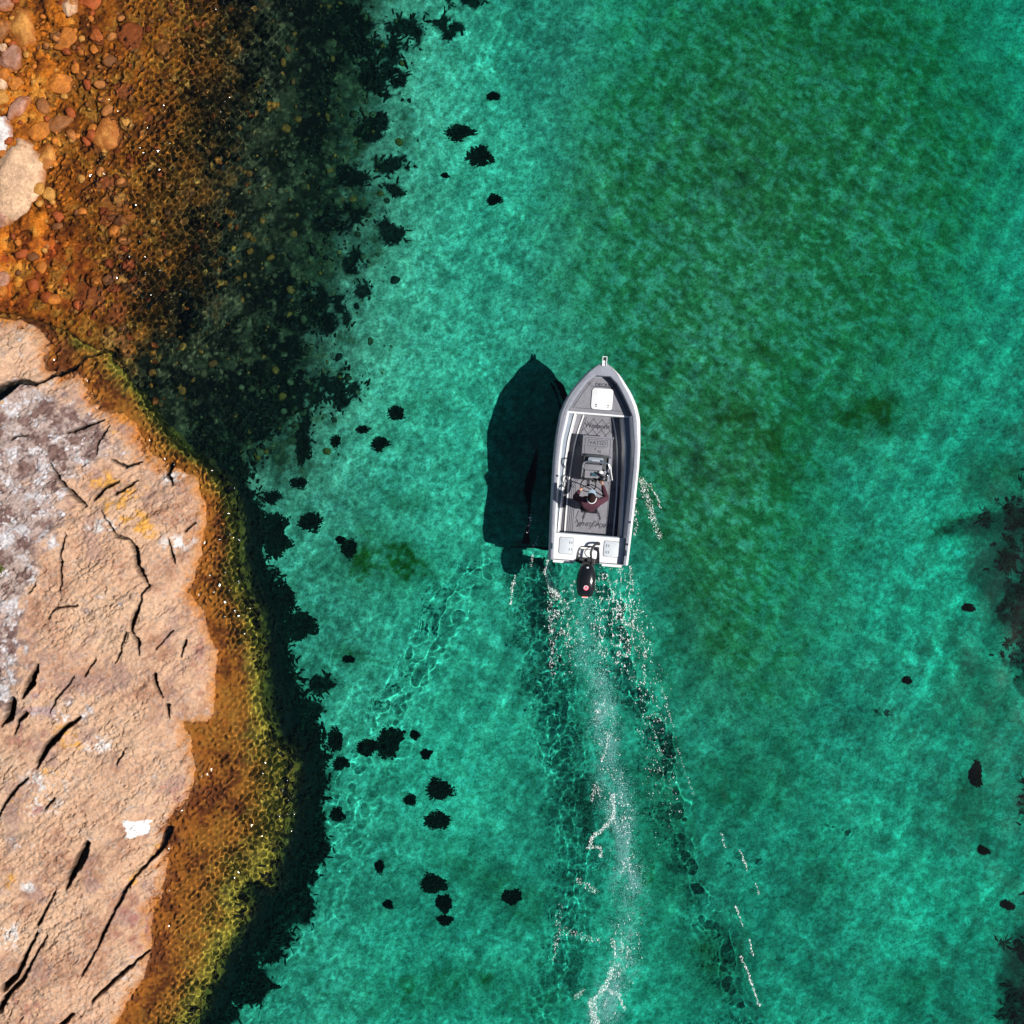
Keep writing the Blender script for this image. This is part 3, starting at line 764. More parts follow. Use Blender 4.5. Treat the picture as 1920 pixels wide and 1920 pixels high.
rf = np.random.default_rng(31)
def specks(px, py, r, z, elong, ang, dome=.35):
    """little irregular domes of froth"""
    n = len(px); k = 5
    th = (np.arange(k)/k*2*math.pi)[None, :]+rf.random((n, 1))*6.28
    rr = r[:, None]*(.6+.7*rf.random((n, k)))
    lx, ly = rr*np.cos(th), rr*np.sin(th)*elong[:, None]
    ca, sa = np.cos(ang)[:, None], np.sin(ang)[:, None]
    x = ((px-960)*S)[:, None]+lx*ca-ly*sa; y = ((960-py)*S)[:, None]+lx*sa+ly*ca
    ringv = np.stack([x, y, np.repeat(z[:, None], k, 1)], -1)
    top = np.stack([(px-960)*S, (960-py)*S, z+r*dome], -1)[:, None, :]
    V = np.concatenate([ringv, top], 1).reshape(-1, 3)
    b = np.arange(n)[:, None]*(k+1)
    F = np.concatenate([b+np.array([[q, (q+1) % k, k]]) for q in range(k)])
    return V, F
PATH = wake_path()
def ridged(px, py, sx_, sy_, k):
    return 1-np.abs(fbm(px/sx_, py/sy_, 4, k))*2.2
def foam_glint_density(px, py):
    d = seg_dist(px, py, PATH)
    ctr = ss(34, 8, d)*ss(1120, 1180, py)*(.35+.65*ss(.0, .4, fbm(px/40, py/60, 3, 1)+.15+.1*np.sin(py/40)))
    lace = ss(.66, .92, ridged(px, py, 16, 24, 2))
    den = .42*ctr*lace*ss(-.25, .2, fbm(px/45, py/70, 3, 4))+.02*ctr
    # churned water left and right of the motor
    le = blob(px, py, 1062, 1150, 34, 95, 4)*ss(1062, 1090, py)*.8
    ri = blob(px, py, 1158, 1130, 34, 75, -4)*ss(1055, 1066, py)*1.0+blob(px, py, 1150, 1180, 40, 70, -12)*.8
    st = ss(.76, .96, ridged(px, py, 8, 17, 3))*1.5
    den += (le*.6+ri*.8)*st
    # right arm of spray
    arm = seg_dist(px, py, [(1165,1090),(1195,1200),(1225,1330),(1240,1450),(1240,1560)])
    den += ss(46, 8, arm)*ss(1080, 1150, py)*ss(1640, 1300, py)*ss(.72, .97, ridged(px, py, 5, 10, 5))*.32
    # left rim of the wake, bow and side spray, flecks standing for glints
    for pts, w, a in [([(1029,1050),(1024,1075),(1030,1100),(1050,1118)],5,.9), ([(1030,1060),(1034,1160),(1036,1260)],8,.22), ([(966,1080),(960,1110),(957,1132)],3,.8), ([(1000,1022),(996,1060)],4,.4), ([(996,962),(990,1000)],3,.35), ([(1010,1000),(1002,1030)],3,.25),  # the short outer streak stands in for a sun glint
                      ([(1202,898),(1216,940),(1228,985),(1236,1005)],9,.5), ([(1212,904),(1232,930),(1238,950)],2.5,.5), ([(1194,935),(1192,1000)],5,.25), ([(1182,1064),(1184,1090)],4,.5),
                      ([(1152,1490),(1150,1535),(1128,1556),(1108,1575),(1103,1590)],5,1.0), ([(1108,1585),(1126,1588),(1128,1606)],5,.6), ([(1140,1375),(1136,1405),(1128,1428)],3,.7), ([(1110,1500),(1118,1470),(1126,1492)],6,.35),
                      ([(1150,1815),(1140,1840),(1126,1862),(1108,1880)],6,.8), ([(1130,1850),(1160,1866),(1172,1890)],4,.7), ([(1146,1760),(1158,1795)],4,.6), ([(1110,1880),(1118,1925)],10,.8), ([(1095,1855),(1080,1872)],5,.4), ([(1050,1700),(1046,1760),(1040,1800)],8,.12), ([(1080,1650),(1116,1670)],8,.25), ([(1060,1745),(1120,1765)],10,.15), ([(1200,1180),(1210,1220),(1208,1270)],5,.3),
                      ([(1352,1562),(1362,1590)],2.5,.6), ([(1388,1595),(1400,1630)],2.5,.6), ([(1418,1658),(1424,1676)],2.5,.6), ([(1380,1700),(1392,1735)],2.5,.7), ([(1404,1760),(1412,1790)],2.5,.6), ([(1390,1795),(1408,1840),(1424,1885)],3,.8), ([(1240,1290),(1262,1360)],3,.2), ([(1270,1400),(1300,1490)],3,.2)]:  # right of the wake: white flecks laid in place of sun glints
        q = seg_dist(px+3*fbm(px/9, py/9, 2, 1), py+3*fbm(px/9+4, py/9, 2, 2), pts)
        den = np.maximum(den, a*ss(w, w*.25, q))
    return np.clip(den, 0, 1)
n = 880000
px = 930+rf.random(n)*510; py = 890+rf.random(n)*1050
D = foam_glint_density(px, py)
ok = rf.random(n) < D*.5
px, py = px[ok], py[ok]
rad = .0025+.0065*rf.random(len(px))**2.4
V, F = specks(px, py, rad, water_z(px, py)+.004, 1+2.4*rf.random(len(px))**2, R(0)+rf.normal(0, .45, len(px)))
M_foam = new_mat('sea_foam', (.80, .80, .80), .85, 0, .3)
foam = link('wake_foam_glints', mesh_np('wake_foam_glints', V, F, True), M_foam, kind='stuff')
print('foam', len(px))
# bubbles driven under by the propeller, seen as a pale band below the surface
n = 900000
px = 1040+rf.random(n)*220; py = 1110+rf.random(n)*830
d = seg_dist(px, py, PATH)
D = np.exp(-(d/22)**2)*ss(1108, 1170, py)*(.15+.85*ss(-.25, .35, fbm(px/28, py/60, 4, 7)))
ok = rf.random(n) < D*.5
px, py = px[ok], py[ok]
rad = .0025+.0055*rf.random(len(px))
zb = -.68-.30*rf.random(len(px)); th = rf.random((len(px), 1))*6.28+np.arange(4)[None, :]*math.pi/2
rr = rad[:, None]*(.7+.6*rf.random((len(px), 4)))
V = np.stack([((px-960)*S)[:, None]+rr*np.cos(th), ((960-py)*S)[:, None]+rr*np.sin(th)*1.4, np.repeat(zb[:, None], 4, 1)+rr*.5*rf.normal(size=rr.shape)], -1).reshape(-1, 3)
F = np.arange(len(px)*4).reshape(-1, 4)
bub = receiver(link('wake_bubbles', mesh_np('wake_bubbles', V, F, False), M_foam, kind='stuff'))
print('bubbles', len(px))
# ------------------------------------------------------------------ the boat
TH = R(4.57)                                  # heading, clockwise from the top of the picture
ROOT = Vector(((1103-960)*S*(CAM_H-.72)/CAM_H, (960-1054.5)*S*(CAM_H-.72)/CAM_H, 0))
BL = 4.95
def B(px, py, z=0.0):
    """photograph pixel at height z -> boat coordinates (x starboard, y forward)"""
    k = S*(CAM_H-z)/CAM_H
    dx, dy = (px-960)*k-ROOT.x, (960-py)*k-ROOT.y
    return (dx*math.cos(TH)-dy*math.sin(TH), dx*math.sin(TH)+dy*math.cos(TH), z)

M_gun = wear(new_mat('grey_deck_pad', (.24, .255, .295), .75, 0, .3), 12, .18, .1, .3, 260)
M_pad = wear(new_mat('grey_foam_floor', (.20, .20, .225), .85, 0, .25), 9, .22, .08, .35, 240)
M_white = wear(new_mat('white_paint', (.68, .69, .70), .35, 0, .5), 5, .12, .1)
M_hatch = wear(new_mat('pale_grey_plastic', (.47, .51, .55), .5, 0, .4), 14, .1, .1)
M_edge = wear(new_mat('pale_grey_edge', (.62, .63, .65), .45, 0, .5), 5, .12, .1)
M_hull = wear(new_mat('hull_paint', (.16, .18, .21), .35, 0, .5), 4, .2, .1)
M_side = wear(new_mat('side_pocket_grey', (.23, .27, .32), .7, 0, .3), 8, .2, .1)
M_alu = wear(new_mat('brushed_aluminium', (.62, .64, .66), .32, 1.0, .5), 40, .15, .1)
M_dark = wear(new_mat('dark_console', (.035, .04, .045), .5, 0, .4), 10, .3, .1)
M_black = wear(new_mat('black_gloss', (.008, .009, .011), .16, 0, .6), 8, .3, .06)
M_rub = new_mat('black_rubber', (.02, .02, .022), .55, 0, .4)
M_line = new_mat('dark_print', (.05, .05, .065), .8, 0, .2)
M_glass = new_mat('tinted_screen', (.03, .07, .09), .06, 0, .6)
M_red = new_mat('red_sticker', (.62, .05, .12), .4)
M_pinkred = new_mat('coral_sticker', (.68, .13, .10), .4)
M_chrome = new_mat('polished_steel', (.75, .76, .77), .12, 1.0)

boat = bpy.data.objects.new('motor_boat', None); COL.objects.link(boat)
boat.location = ROOT; boat.rotation_euler.z = -TH
boat['label'] = 'grey and white open motor boat under way with a black outboard motor'; boat['category'] = 'boat'

def bmobj(name, bm, mat, parent=boat, smooth=False, sharp=35, **props):
    me = bpy.data.meshes.new(name)
    bmesh.ops.recalc_face_normals(bm, faces=bm.faces)
    if smooth:
        for f in bm.faces: f.smooth = True
        for e in bm.edges:
            if len(e.link_faces) == 2 and e.calc_face_angle(0) > R(sharp): e.smooth = False
    bm.to_mesh(me); bm.free()
    return link(name, me, mat, parent, **props)

def prism(bm, pts, z0, z1, bevel=0.0, seg=2, inset=None):
    """extruded outline; z values may be numbers or functions of (x, y)"""
    fz = lambda z, p: z(*p) if callable(z) else z
    lo = [bm.verts.new((p[0], p[1], fz(z0, p))) for p in pts]; hi = [bm.verts.new((p[0], p[1], fz(z1, p))) for p in pts]
    n = len(pts); fs = []
    for i in range(n): fs.append(bm.faces.new((lo[i], lo[(i+1) % n], hi[(i+1) % n], hi[i])))
    top = bm.faces.new(hi); bm.faces.new(lo[::-1])
    if bevel:
        bmesh.ops.bevel(bm, geom=list(top.edges), offset=bevel, segments=seg, affect='EDGES', profile=.6)
    return bm

def box(bm, x0, x1, y0, y1, z0, z1, bevel=0.0, seg=2):
    return prism(bm, [(x0, y0), (x1, y0), (x1, y1), (x0, y1)], z0, z1, bevel, seg)

def rrect(x0, x1, y0, y1, r, n=5):
    out = []
    for cx, cy, a0 in ((x1-r, y1-r, 0), (x0+r, y1-r, 90), (x0+r, y0+r, 180), (x1-r, y0+r, 270)):
        for k in range(n+1):
            a = R(a0+90*k/n); out.append((cx+r*math.cos(a), cy+r*math.sin(a)))
    return out

def tube(bm, pts, r, seg=8, closed=False):
    pts = [Vector(p) for p in pts]; n = len(pts); rings = []
    up = Vector((0.13, .21, 1))
    for i, p in enumerate(pts):
        a = pts[(i-1) % n] if closed or i else p; b = pts[(i+1) % n] if closed or i < n-1 else p
        t = (b-a).normalized(); u = t.cross(up).normalized(); v = t.cross(u)
        rr = r[i] if isinstance(r, (list, tuple)) else r
        rings.append([bm.verts.new(p+u*rr*math.cos(2*math.pi*k/seg)+v*rr*math.sin(2*math.pi*k/seg)) for k in range(seg)])
    for i in range(n if closed else n-1):
        A, Bq = rings[i], rings[(i+1) % n]
        for k in range(seg): bm.faces.new((A[k], A[(k+1) % seg], Bq[(k+1) % seg], Bq[k]))
    if not closed: bm.faces.new(rings[0][::-1]); bm.faces.new(rings[-1])
    return bm

def smooth_path(pts, n=6):
    """Catmull-Rom through the points"""
    P4 = [Vector(p) for p in pts]; P4 = [2*P4[0]-P4[1]]+P4+[2*P4[-1]-P4[-2]]; out = []
    for i in range(1, len(P4)-2):
        a, b, c, d = P4[i-1:i+3]
        for k in range(n):
            t = k/n; out.append(.5*((2*b)+(c-a)*t+(2*a-5*b+4*c-d)*t*t+(3*b-a-3*c+d)*t**3))
    out.append(P4[-2]); return out

def new(): return bmesh.new()

_t = np.array([0, .25, .49, .60, .73, .79, .837, .875, .904, .925, .944, .97, .985, 1.0])
_h = np.array([.977, 1.026, 1.058, 1.045, .986, .89, .776, .655, .546, .468, .395, .25, .15, .02])
def hw(y): return float(np.interp(y/BL, _t, _h))
_ti = np.array([0, .25, .49, .60, .744, .80, .85, .897, .932])
_hi = np.array([.865, .905, .925, .905, .80, .66, .52, .367, .165])
def hin(y): return float(np.interp(y/BL, _ti, _hi))
def zg(y): return .70+.10*(y/BL)**2
Y_BULK, Y_APEX, Y_TR, Z_FL, Z_DECK, Z_AFT = 3.69, .932*BL, .66, .125, .50, .52
ys_hull = sorted(set(np.linspace(0, BL, 40).tolist()+[Y_BULK, Y_APEX]))

# hull shell
bm = new(); rows = []
for y in ys_hull:
    t = y/BL; h = hw(y); z = zg(y); rk = t**7
    prof = [(max(h-.05, .01), y, z-.04), (h-.006, y, z-.11), (h-.006, y, z-.13), (h-.02-.02*t, y-.05*rk, z-.18), (h*.93-.12*t*t, y-.18*rk, .22+.18*t*t), (h*.86-.16*t*t if h > .3 else h*.5, y-.3*rk, .02+.22*t*t), (h*.45, y-.42*rk, -.14+.10*t*t), (0, y-.5*rk, -.26+.16*t**3)]
    prof = [(max(a, 0), b, c) for a, b, c in prof]
    pts = prof+[(-a, b, c) for a, b, c in prof[-2::-1]]
    rows.append([bm.verts.new(p) for p in pts])
for A, Bq in zip(rows, rows[1:]):
    for k in range(len(A)-1): bm.faces.new((A[k], A[k+1], Bq[k+1], Bq[k]))
bm.faces.new(rows[0]); bm.faces.new(rows[-1][::-1])
hull = bmobj('hull', bm, M_hull, smooth=True)

# white rolled edge that slopes from the grey top down to the hull side
def cham(y): return float(np.interp(y, [0, 2.6, 3.5, 4.4, BL], [.035, .04, .07, .075, .012]))
for s in (-1, 1):
    bm = new(); prev = None
    for y in ys_hull:
        h = max(hw(y), .03); row = [bm.verts.new((s*x, y, zg(y)+z)) for x, z in ((h-cham(y)-.006, .004), (h-cham(y)*.45, -.022), (h+.004, -.085), (h+.016, -.10), (h+.010, -.125))]
        if prev:
            for k in range(4): bm.faces.new((prev[k], prev[k+1], row[k+1], row[k]))
        prev = row
    bmobj('rub_rail', bm, M_edge, smooth=True)

# grey gunwale with a folded inner edge and the bow cap
bm = new()
ys_in = [y for y in ys_hull if y <= Y_APEX+1e-6]; ys_bow = [y for y in ys_hull if y >= Y_APEX-1e-6]
for s in (-1, 1):
    prev = None
    for y in ys_in:
        o, i = hw(y)-cham(y), hin(y); z = zg(y)
        row = [bm.verts.new(q) for q in ((s*o, y, z-.004), (s*(o*.72+i*.28), y, z+.012), (s*(o*.28+i*.72), y, z+.012), (s*(i+.006), y, z+.006), (s*i, y, z-.004), (s*i, y, z-.05))]
        if prev:
            for k in range(5): bm.faces.new((prev[k], prev[k+1], row[k+1], row[k]))
        prev = row
prev = None
for y in ys_bow:
    o = max(hw(y)-cham(y), .008); z = zg(y); n = 6
    row = [bm.verts.new((o*(2*k/n-1), y+(.0005 if y == Y_APEX else 0), z-.004+.018*(1-(2*k/n-1)**2))) for k in range(n+1)]
    if prev:
        for k in range(n): bm.faces.new((prev[k], prev[k+1], row[k+1], row[k]))
    else:
        lo = [bm.verts.new((v.co.x*hin(Y_APEX)/o, y+.0005, z-.05)) for v in row]
    prev = row
bmobj('gunwale', bm, M_gun, smooth=True)
bm = new(); box(bm, -hin(Y_APEX), hin(Y_APEX), Y_APEX-.004, Y_APEX+.012, Z_DECK, zg(Y_APEX)-.006)
bmobj('bow_bulkhead', bm, M_gun)

# inner sides: white wall, grey side pocket, white lip
def shelf_w(y): return float(np.interp(y, [.66, 1.5, 2.6, 3.69], [.02, .06, .10, .12]))
ys_c = [y for y in ys_hull if Y_TR < y < Y_BULK-.01]; ys_c = [Y_TR]+ys_c+[Y_BULK]
def strip(profile, ylist, name, mat):
    for s in (-1, 1):
        bm = new(); prev = None
        for y in ylist:
            row = [bm.verts.new((s*x, y, z)) for x, z in profile(y)]
            if prev:
                for k in range(len(row)-1): bm.faces.new((prev[k], prev[k+1], row[k+1], row[k]))
            prev = row
        bmobj(name, bm, mat, smooth=True)
strip(lambda y: [(hin(y)+.004, zg(y)-.045), (hin(y)-.03, zg(y)-.10), (hin(y)-.062, .40)], ys_c, 'inner_side', M_white)
strip(lambda y: [(hin(y)-.06, .402), (hin(y)-.065-shelf_w(y), .395)], ys_c, 'side_pocket', M_side)
strip(lambda y: [(hin(y)-.06-shelf_w(y), .385), (hin(y)-.062-shelf_w(y), .43), (hin(y)-.10-shelf_w(y), .43), (hin(y)-.10-shelf_w(y), .37), (hin(y)-.15-shelf_w(y), Z_FL-.01)], ys_c, 'pocket_lip', M_white)
ys_d = [y for y in ys_hull if Y_BULK < y < Y_APEX-.01]; ys_d = [Y_BULK]+ys_d+[Y_APEX]
strip(lambda y: [(hin(y)+.004, zg(y)-.045), (hin(y)-.002, Z_DECK-.01)], ys_d, 'bow_coaming', M_gun)

# floor
def edge_pts(f, ylist): return [(f(y), y) for y in ylist]+[(-f(y), y) for y in ylist[::-1]]
bm = new(); prism(bm, edge_pts(lambda y: hin(y)-.14-shelf_w(y), ys_c), .05, Z_FL)
floor = bmobj('floor', bm, M_pad)
def rail(y): return float(np.interp(y, [.66, 1.6, 2.1, 2.9, 3.2, 3.69], [.61, .615, .60, .54, .49, .36]))
for s in (-1, 1):
    bm = new()
    yy = np.linspace(Y_TR+.01, Y_BULK-.01, 16)
    for a, b in zip(yy, yy[1:]):
        pts = [(s*(rail(a)-.016), a), (s*(rail(a)+.016), a), (s*(rail(b)+.016), b), (s*(rail(b)-.016), b)]
        prism(bm, pts if s > 0 else pts[::-1], Z_FL-.01, Z_FL+.03)
    bmesh.ops.remove_doubles(bm, verts=bm.verts, dist=.0005)
    bmobj('floor_rail', bm, M_white)

def flat_lines(bm, lines, z, w):
    for pts in lines:
        for a, b in zip(pts, pts[1:]):
            a, b = Vector((a[0], a[1])), Vector((b[0], b[1])); d = (b-a)
            if d.length < 1e-5: continue
            nrm = Vector((-d.y, d.x)).normalized()*w*.5
            bm.faces.new([bm.verts.new((*q, z)) for q in (a-nrm, b-nrm, b+nrm, a+nrm)])
    return bm
# quilted diamonds on the forward floor, grooves along the aft floor
lines = []
for k in range(-6, 8):
    for s in (-1, 1):
        seg = []
        for y in np.linspace(2.86, 3.60, 12):
            x = .22*k+s*(y-3.2)*.85
            if abs(x) < rail(y)-.07: seg.append((x, y))
            elif len(seg) > 1: lines.append(seg); seg = []
            else: seg = []
        if len(seg) > 1: lines.append(seg)
for s in (-1, 1):
    lines.append([(s*(rail(y)-.05), y) for y in np.linspace(2.8, 3.62, 8)])
    lines.append([(s*(rail(y)-.09), y) for y in np.linspace(2.8, 3.62, 8)])
    for k in range(4):
        lines.append([(s*(.56-.045*k), y) for y in (.72, 1.3, 1.9)])
    zz = []
    for k in range(26): zz.append((s*(.655+.045*(k % 2)), .70+.05*k))
    lines.append(zz); lines.append([(s*(1.355-x), y) for x, y in ((abs(q[0]), q[1]) for q in zz)])
    lines.append([(s*.65, .7), (s*.65, 1.95)]); lines.append([(s*.705, .7), (s*.705, 1.95)])
    for k in range(3): lines.append([(s*(.36+.05*k), 2.06), (s*(.50+.05*k), 1.82)])
bm = flat_lines(new(), lines, Z_FL+.004, .013)
bmobj('floor_groove', bm, M_line, kind='stuff')

def lettering(text, loc, size, mat, parent=boat, shear=0.0, rot=0.0, bold=.0, name='lettering'):
    cu = bpy.data.curves.new(name, 'FONT'); cu.body = text; cu.size = size; cu.align_x = 'CENTER'; cu.align_y = 'CENTER'
    cu.extrude = .001; cu.shear = shear; cu.offset = bold; cu.resolution_u = 3
    o = bpy.data.objects.new(name, cu); COL.objects.link(o)
    me = bpy.data.meshes.new_from_object(o.evaluated_get(bpy.context.evaluated_depsgraph_get())); me.name = name
    bpy.data.objects.remove(o); bpy.data.curves.remove(cu)
    o = link(name, me, mat, parent); o.location = loc; o.rotation_euler.z = rot
    return o
lettering('Weaponz', (.0, 3.42, Z_FL+.007), .16, M_line, bold=.003)

# jaws drawing and hand drawn lettering on the aft floor
c0 = B(1106, 975, Z_FL)
jl = []
for k in range(19):
    a = R(20+140*k/18); jl.append((c0[0]+.03+.235*math.cos(a), c0[1]-.14+.44*math.sin(a)))
bm = flat_lines(new(), [jl, [(x*1.0+.012, y+.02) for x, y in jl]], Z_FL+.004, .022)
for k in range(1, 18):
    x, y = jl[k]; a = R(20+140*k/18); d = Vector((math.cos(a), math.sin(a))); t = Vector((-d.y, d.x))*.017
    p = Vector((x, y)); ln = .06 if k % 2 else .045
    for sg in (-1, 1):
        bm.faces.new([bm.verts.new((*q, Z_FL+.0045)) for q in (p-t, p+t, p+d*ln*sg)])
flat_lines(bm, [[(c0[0]-.30, c0[1]+.22), (c0[0]-.36, c0[1]+.02), (c0[0]-.32, c0[1]-.02), (c0[0]-.37, c0[1]-.10)], [(c0[0]-.14, c0[1]+.10), (c0[0]-.20, c0[1]-.10), (c0[0]-.25, c0[1]-.20)], [(c0[0]+.20, c0[1]+.02), (c0[0]+.27, c0[1]-.20)]], Z_FL+.004, .016)
bmobj('floor_drawing', bm, M_line, kind='stuff')
lettering('WHITE POINTER', (B(1115, 984, Z_FL)[0]+.06, B(1106, 984, Z_FL)[1], Z_FL+.007), .14, M_line, shear=.35, bold=.002)
wx0, wy0 = B(1081, 983, Z_FL)[:2]
bm = flat_lines(new(), [[(wx0-.0, wy0+.13), (wx0+.05, wy0-.0), (wx0, wy0-.06), (wx0+.12, wy0+.02)], [(wx0+.33, wy0-.09), (wx0+.45, wy0+.12), (wx0+.53, wy0+.04), (wx0+.44, wy0+.0)]], Z_FL+.006, .018)
bmobj('lettering', bm, M_line, kind='stuff')

# bow deck
bm = new(); prism(bm, edge_pts(lambda y: hin(y)-.004, ys_d), Z_DECK-.06, Z_DECK-.006)
deck = bmobj('bow_deck', bm, M_gun)
bm = new(); prism(bm, edge_pts(lambda y: max(hin(y)-.022, .05), [Y_BULK+.02]+ys_d[1:-1]+[Y_APEX-.04]), Z_DECK-.008, Z_DECK+.004)
bmobj('deck_pad', bm, M_pad, deck)
bm = new(); box(bm, -hin(Y_BULK)+.02, hin(Y_BULK)-.02, Y_BULK-.03, Y_BULK, Z_FL-.01, Z_DECK-.008)
bmobj('step_riser', bm, M_white)
bm = new(); box(bm, -hin(Y_BULK)+.0, hin(Y_BULK)-.0, Y_BULK-.032, Y_BULK+.012, Z_DECK-.004, Z_DECK+.012, .006)
bmobj('deck_edge', bm, M_white, deck)
hx, hy, _ = B(1129, 748.5, Z_DECK)
bm = new(); prism(bm, rrect(hx-.272, hx+.272, hy-.272, hy+.272, .07), Z_DECK-.002, Z_DECK+.01); bmobj('hatch_frame', bm, M_line, deck)
bm = new(); prism(bm, rrect(hx-.262, hx+.262, hy-.262, hy+.262, .065), Z_DECK+.004, Z_DECK+.03, .012)
hatch = bmobj('deck_hatch', bm, M_white, smooth=True)
for qx in (-.14, .16):
    bm = new(); box(bm, hx+qx-.022, hx+qx+.022, hy-.155, hy-.135, Z_DECK+.029, Z_DECK+.038, .003); box(bm, hx+qx-.018, hx+qx+.018, hy-.205, hy-.188, Z_DECK+.029, Z_DECK+.036, .003)
    box(bm, hx+qx-.006, hx+qx+.006, hy-.19, hy-.15, Z_DECK+.028, Z_DECK+.033); bmobj('hinge', bm, M_rub, hatch)
lines = [[(s*(hin(y)-.075), y) for y in np.linspace(Y_BULK+.10, Y_APEX-.12, 12)] for s in (-1, 1)]
lines += [[(s*.26, hy+.34), (s*.42, hy+.50)] for s in (-1, 1)]+[[(s*.29, hy+.31), (s*.45, hy+.47)] for s in (-1, 1)]
lines += [[(-.6, Y_BULK+.11), (.6, Y_BULK+.11)], [(hx-.30, hy+.30), (hx+.30, hy+.30)]]
bmobj('deck_groove', flat_lines(new(), lines, Z_DECK+.0085, .012), M_line, deck, kind='stuff')
lettering('DECKS', (*B(1130, 722.5, Z_DECK)[:2], Z_DECK+.010), .12, M_line, deck, bold=.002)

# bow roller
bm = new()
for s in (-1, 1): box(bm, s*.05-.008, s*.05+.008, BL-.10, BL+.13, zg(BL)-.01, zg(BL)+.045)
box(bm, -.058, .058, BL+.115, BL+.13, zg(BL)-.005, zg(BL)+.04); box(bm, -.042, .042, BL-.10, BL+.03, zg(BL)-.006, zg(BL)+.012)
roller = bmobj('bow_roller', bm, M_white)
bm = new(); tube(bm, [(-.04, BL+.06, zg(BL)+.02), (.04, BL+.06, zg(BL)+.02)], .03, 10); bmobj('roller_wheel', bm, M_rub, roller, True)

# aft deck with two lids and a motor well
bm = new()
xa = hin(.3)-.004
well = [(-.30, .06), (-.30, .22), (-.27, .33), (-.20, .40), (.22, .40), (.27, .33), (.29, .22), (.29, .06)]
prism(bm, [(-xa, -.02)]+[(-.30, -.02)]+well[1:-1]+[(.29, -.02)]+[(xa, -.02), (xa+.02, Y_TR), (-xa-.02, Y_TR)], .18, Z_AFT, .012)
aft = bmobj('aft_deck', bm, M_white)
bm = new(); prism(bm, [(-.298, -.015), (.288, -.015), (.288, .36), (-.298, .36)], .2, .36); bmobj('motor_well', bm, M_white, aft)
bm = new(); prism(bm, rrect(-.235, .215, .075, .30, .05), .35, .47, .02); bmobj('well_box', bm, M_white, aft, True)
bm = new(); box(bm, -xa-.02, xa+.02, Y_TR, Y_TR+.02, Z_FL-.01, Z_AFT-.02); bmobj('aft_bulkhead', bm, M_side)
for x0, x1, y0, y1, lx in [(1047.6, 1075.5, 1037, 1008.5, 1070), (1131, 1161, 1043, 1016, 1139)]:
    a, b = B(x0, y0, Z_AFT), B(x1, y1, Z_AFT)
    bm = new(); prism(bm, rrect(a[0]-.008, b[0]+.008, a[1]-.008, b[1]+.008, .045), Z_AFT-.002, Z_AFT+.006); bmobj('lid_gasket', bm, M_line, aft)
    bm = new(); prism(bm, rrect(a[0], b[0], a[1], b[1], .04), Z_AFT+.002, Z_AFT+.02, .008)
    lid = bmobj('storage_lid', bm, M_hatch, smooth=True)
    qx = B(lx, (y0+y1)/2, Z_AFT)[0]
    for qy in (.28, .70):
        yy = a[1]+(b[1]-a[1])*qy
        for s in (-1, 1): bm = new(); tube(bm, smooth_path([(qx+s*.02, yy-.028, Z_AFT+.024), (qx+s*.032, yy, Z_AFT+.024), (qx+s*.02, yy+.028, Z_AFT+.024)], 3), .006, 6); bmobj('latch', bm, M_rub, lid)
# swim platforms either side of the motor
for a, b in ((-.86, -.34), (.36, .86)):
    bm = new(); prism(bm, rrect(a, b, -.075, -.024, .02), .30, .40, .01); bmobj('swim_step', bm, M_white)
# cleats and rod holders
for x, y in ((-.91, .33), (.925, .30)):
    bm = new(); tube(bm, [(x, y-.075, zg(y)+.05), (x, y+.075, zg(y)+.05)], .013, 8); tube(bm, [(x, y-.03, zg(y)), (x, y-.03, zg(y)+.05)], .012, 8); tube(bm, [(x, y+.03, zg(y)), (x, y+.03, zg(y)+.05)], .012, 8)
    bmobj('cleat', bm, M_chrome, smooth=True)
for x, y in ((.925, .50), (-.93, 2.05), (.945, 1.05)):
    bm = new(); tube(bm, [(x, y, zg(y)-.05), (x, y+.02, zg(y)+.03)], .028, 12); bmobj('rod_holder', bm, M_rub if y < .6 else M_chrome, smooth=True)
for s in (-1, 1):
    bm = new(); box(bm, s*.92-.042, s*.92+.042, .0, .012, .45, .66); bmobj('corner_casting', bm, M_alu)

# seat locker ahead of the console, with a pad
sx0, sy0, _ = B(1091, 853, .56); sx1, sy1, _ = B(1149.5, 821, .56)
bm = new(); prism(bm, rrect(sx0+.015, sx1-.015, sy0, sy1, .03), Z_FL-.01, .53, .01); seat = bmobj('seat_locker', bm, M_white, smooth=True)
bm = new(); prism(bm, rrect(sx0, sx1, sy0-.01, sy1+.01, .05), .528, .575, .014); bmobj('seat_pad', bm, M_pad, seat, True)
mx, my = (sx0+sx1)/2, (sy0+sy1)/2
rr = rrect(sx0+.055, sx1-.055, sy0+.04, sy1-.04, .03); r2 = rrect(mx-.24, mx+.24, my-.0, my+.16, .015)
flo = [(rr+[rr[0]]), (r2+[r2[0]]), [(mx-.08, my-.09), (mx-.03, my-.03), (mx-.05, my-.10)], [(mx+.0, my-.04), (mx+.15, my-.03)], [(mx+.02, my-.09), (mx+.05, my-.13), (mx+.08, my-.09), (mx+.08, my-.15), (mx+.02, my-.15), (mx+.02, my-.09)]]
bmobj('pad_stitching', flat_lines(new(), flo, .5775, .010), M_line, seat, kind='stuff')
lettering('VATED', (mx+.0, my+.08, .580), .135, M_line, seat, bold=.0)
for s in (-1, 1):
    bm = new(); box(bm, (sx0 if s < 0 else sx1)-.012, (sx0 if s < 0 else sx1)+.012, sy1-.04, sy1+.015, .50, .585, .004); bmobj('pad_corner', bm, M_chrome, seat)

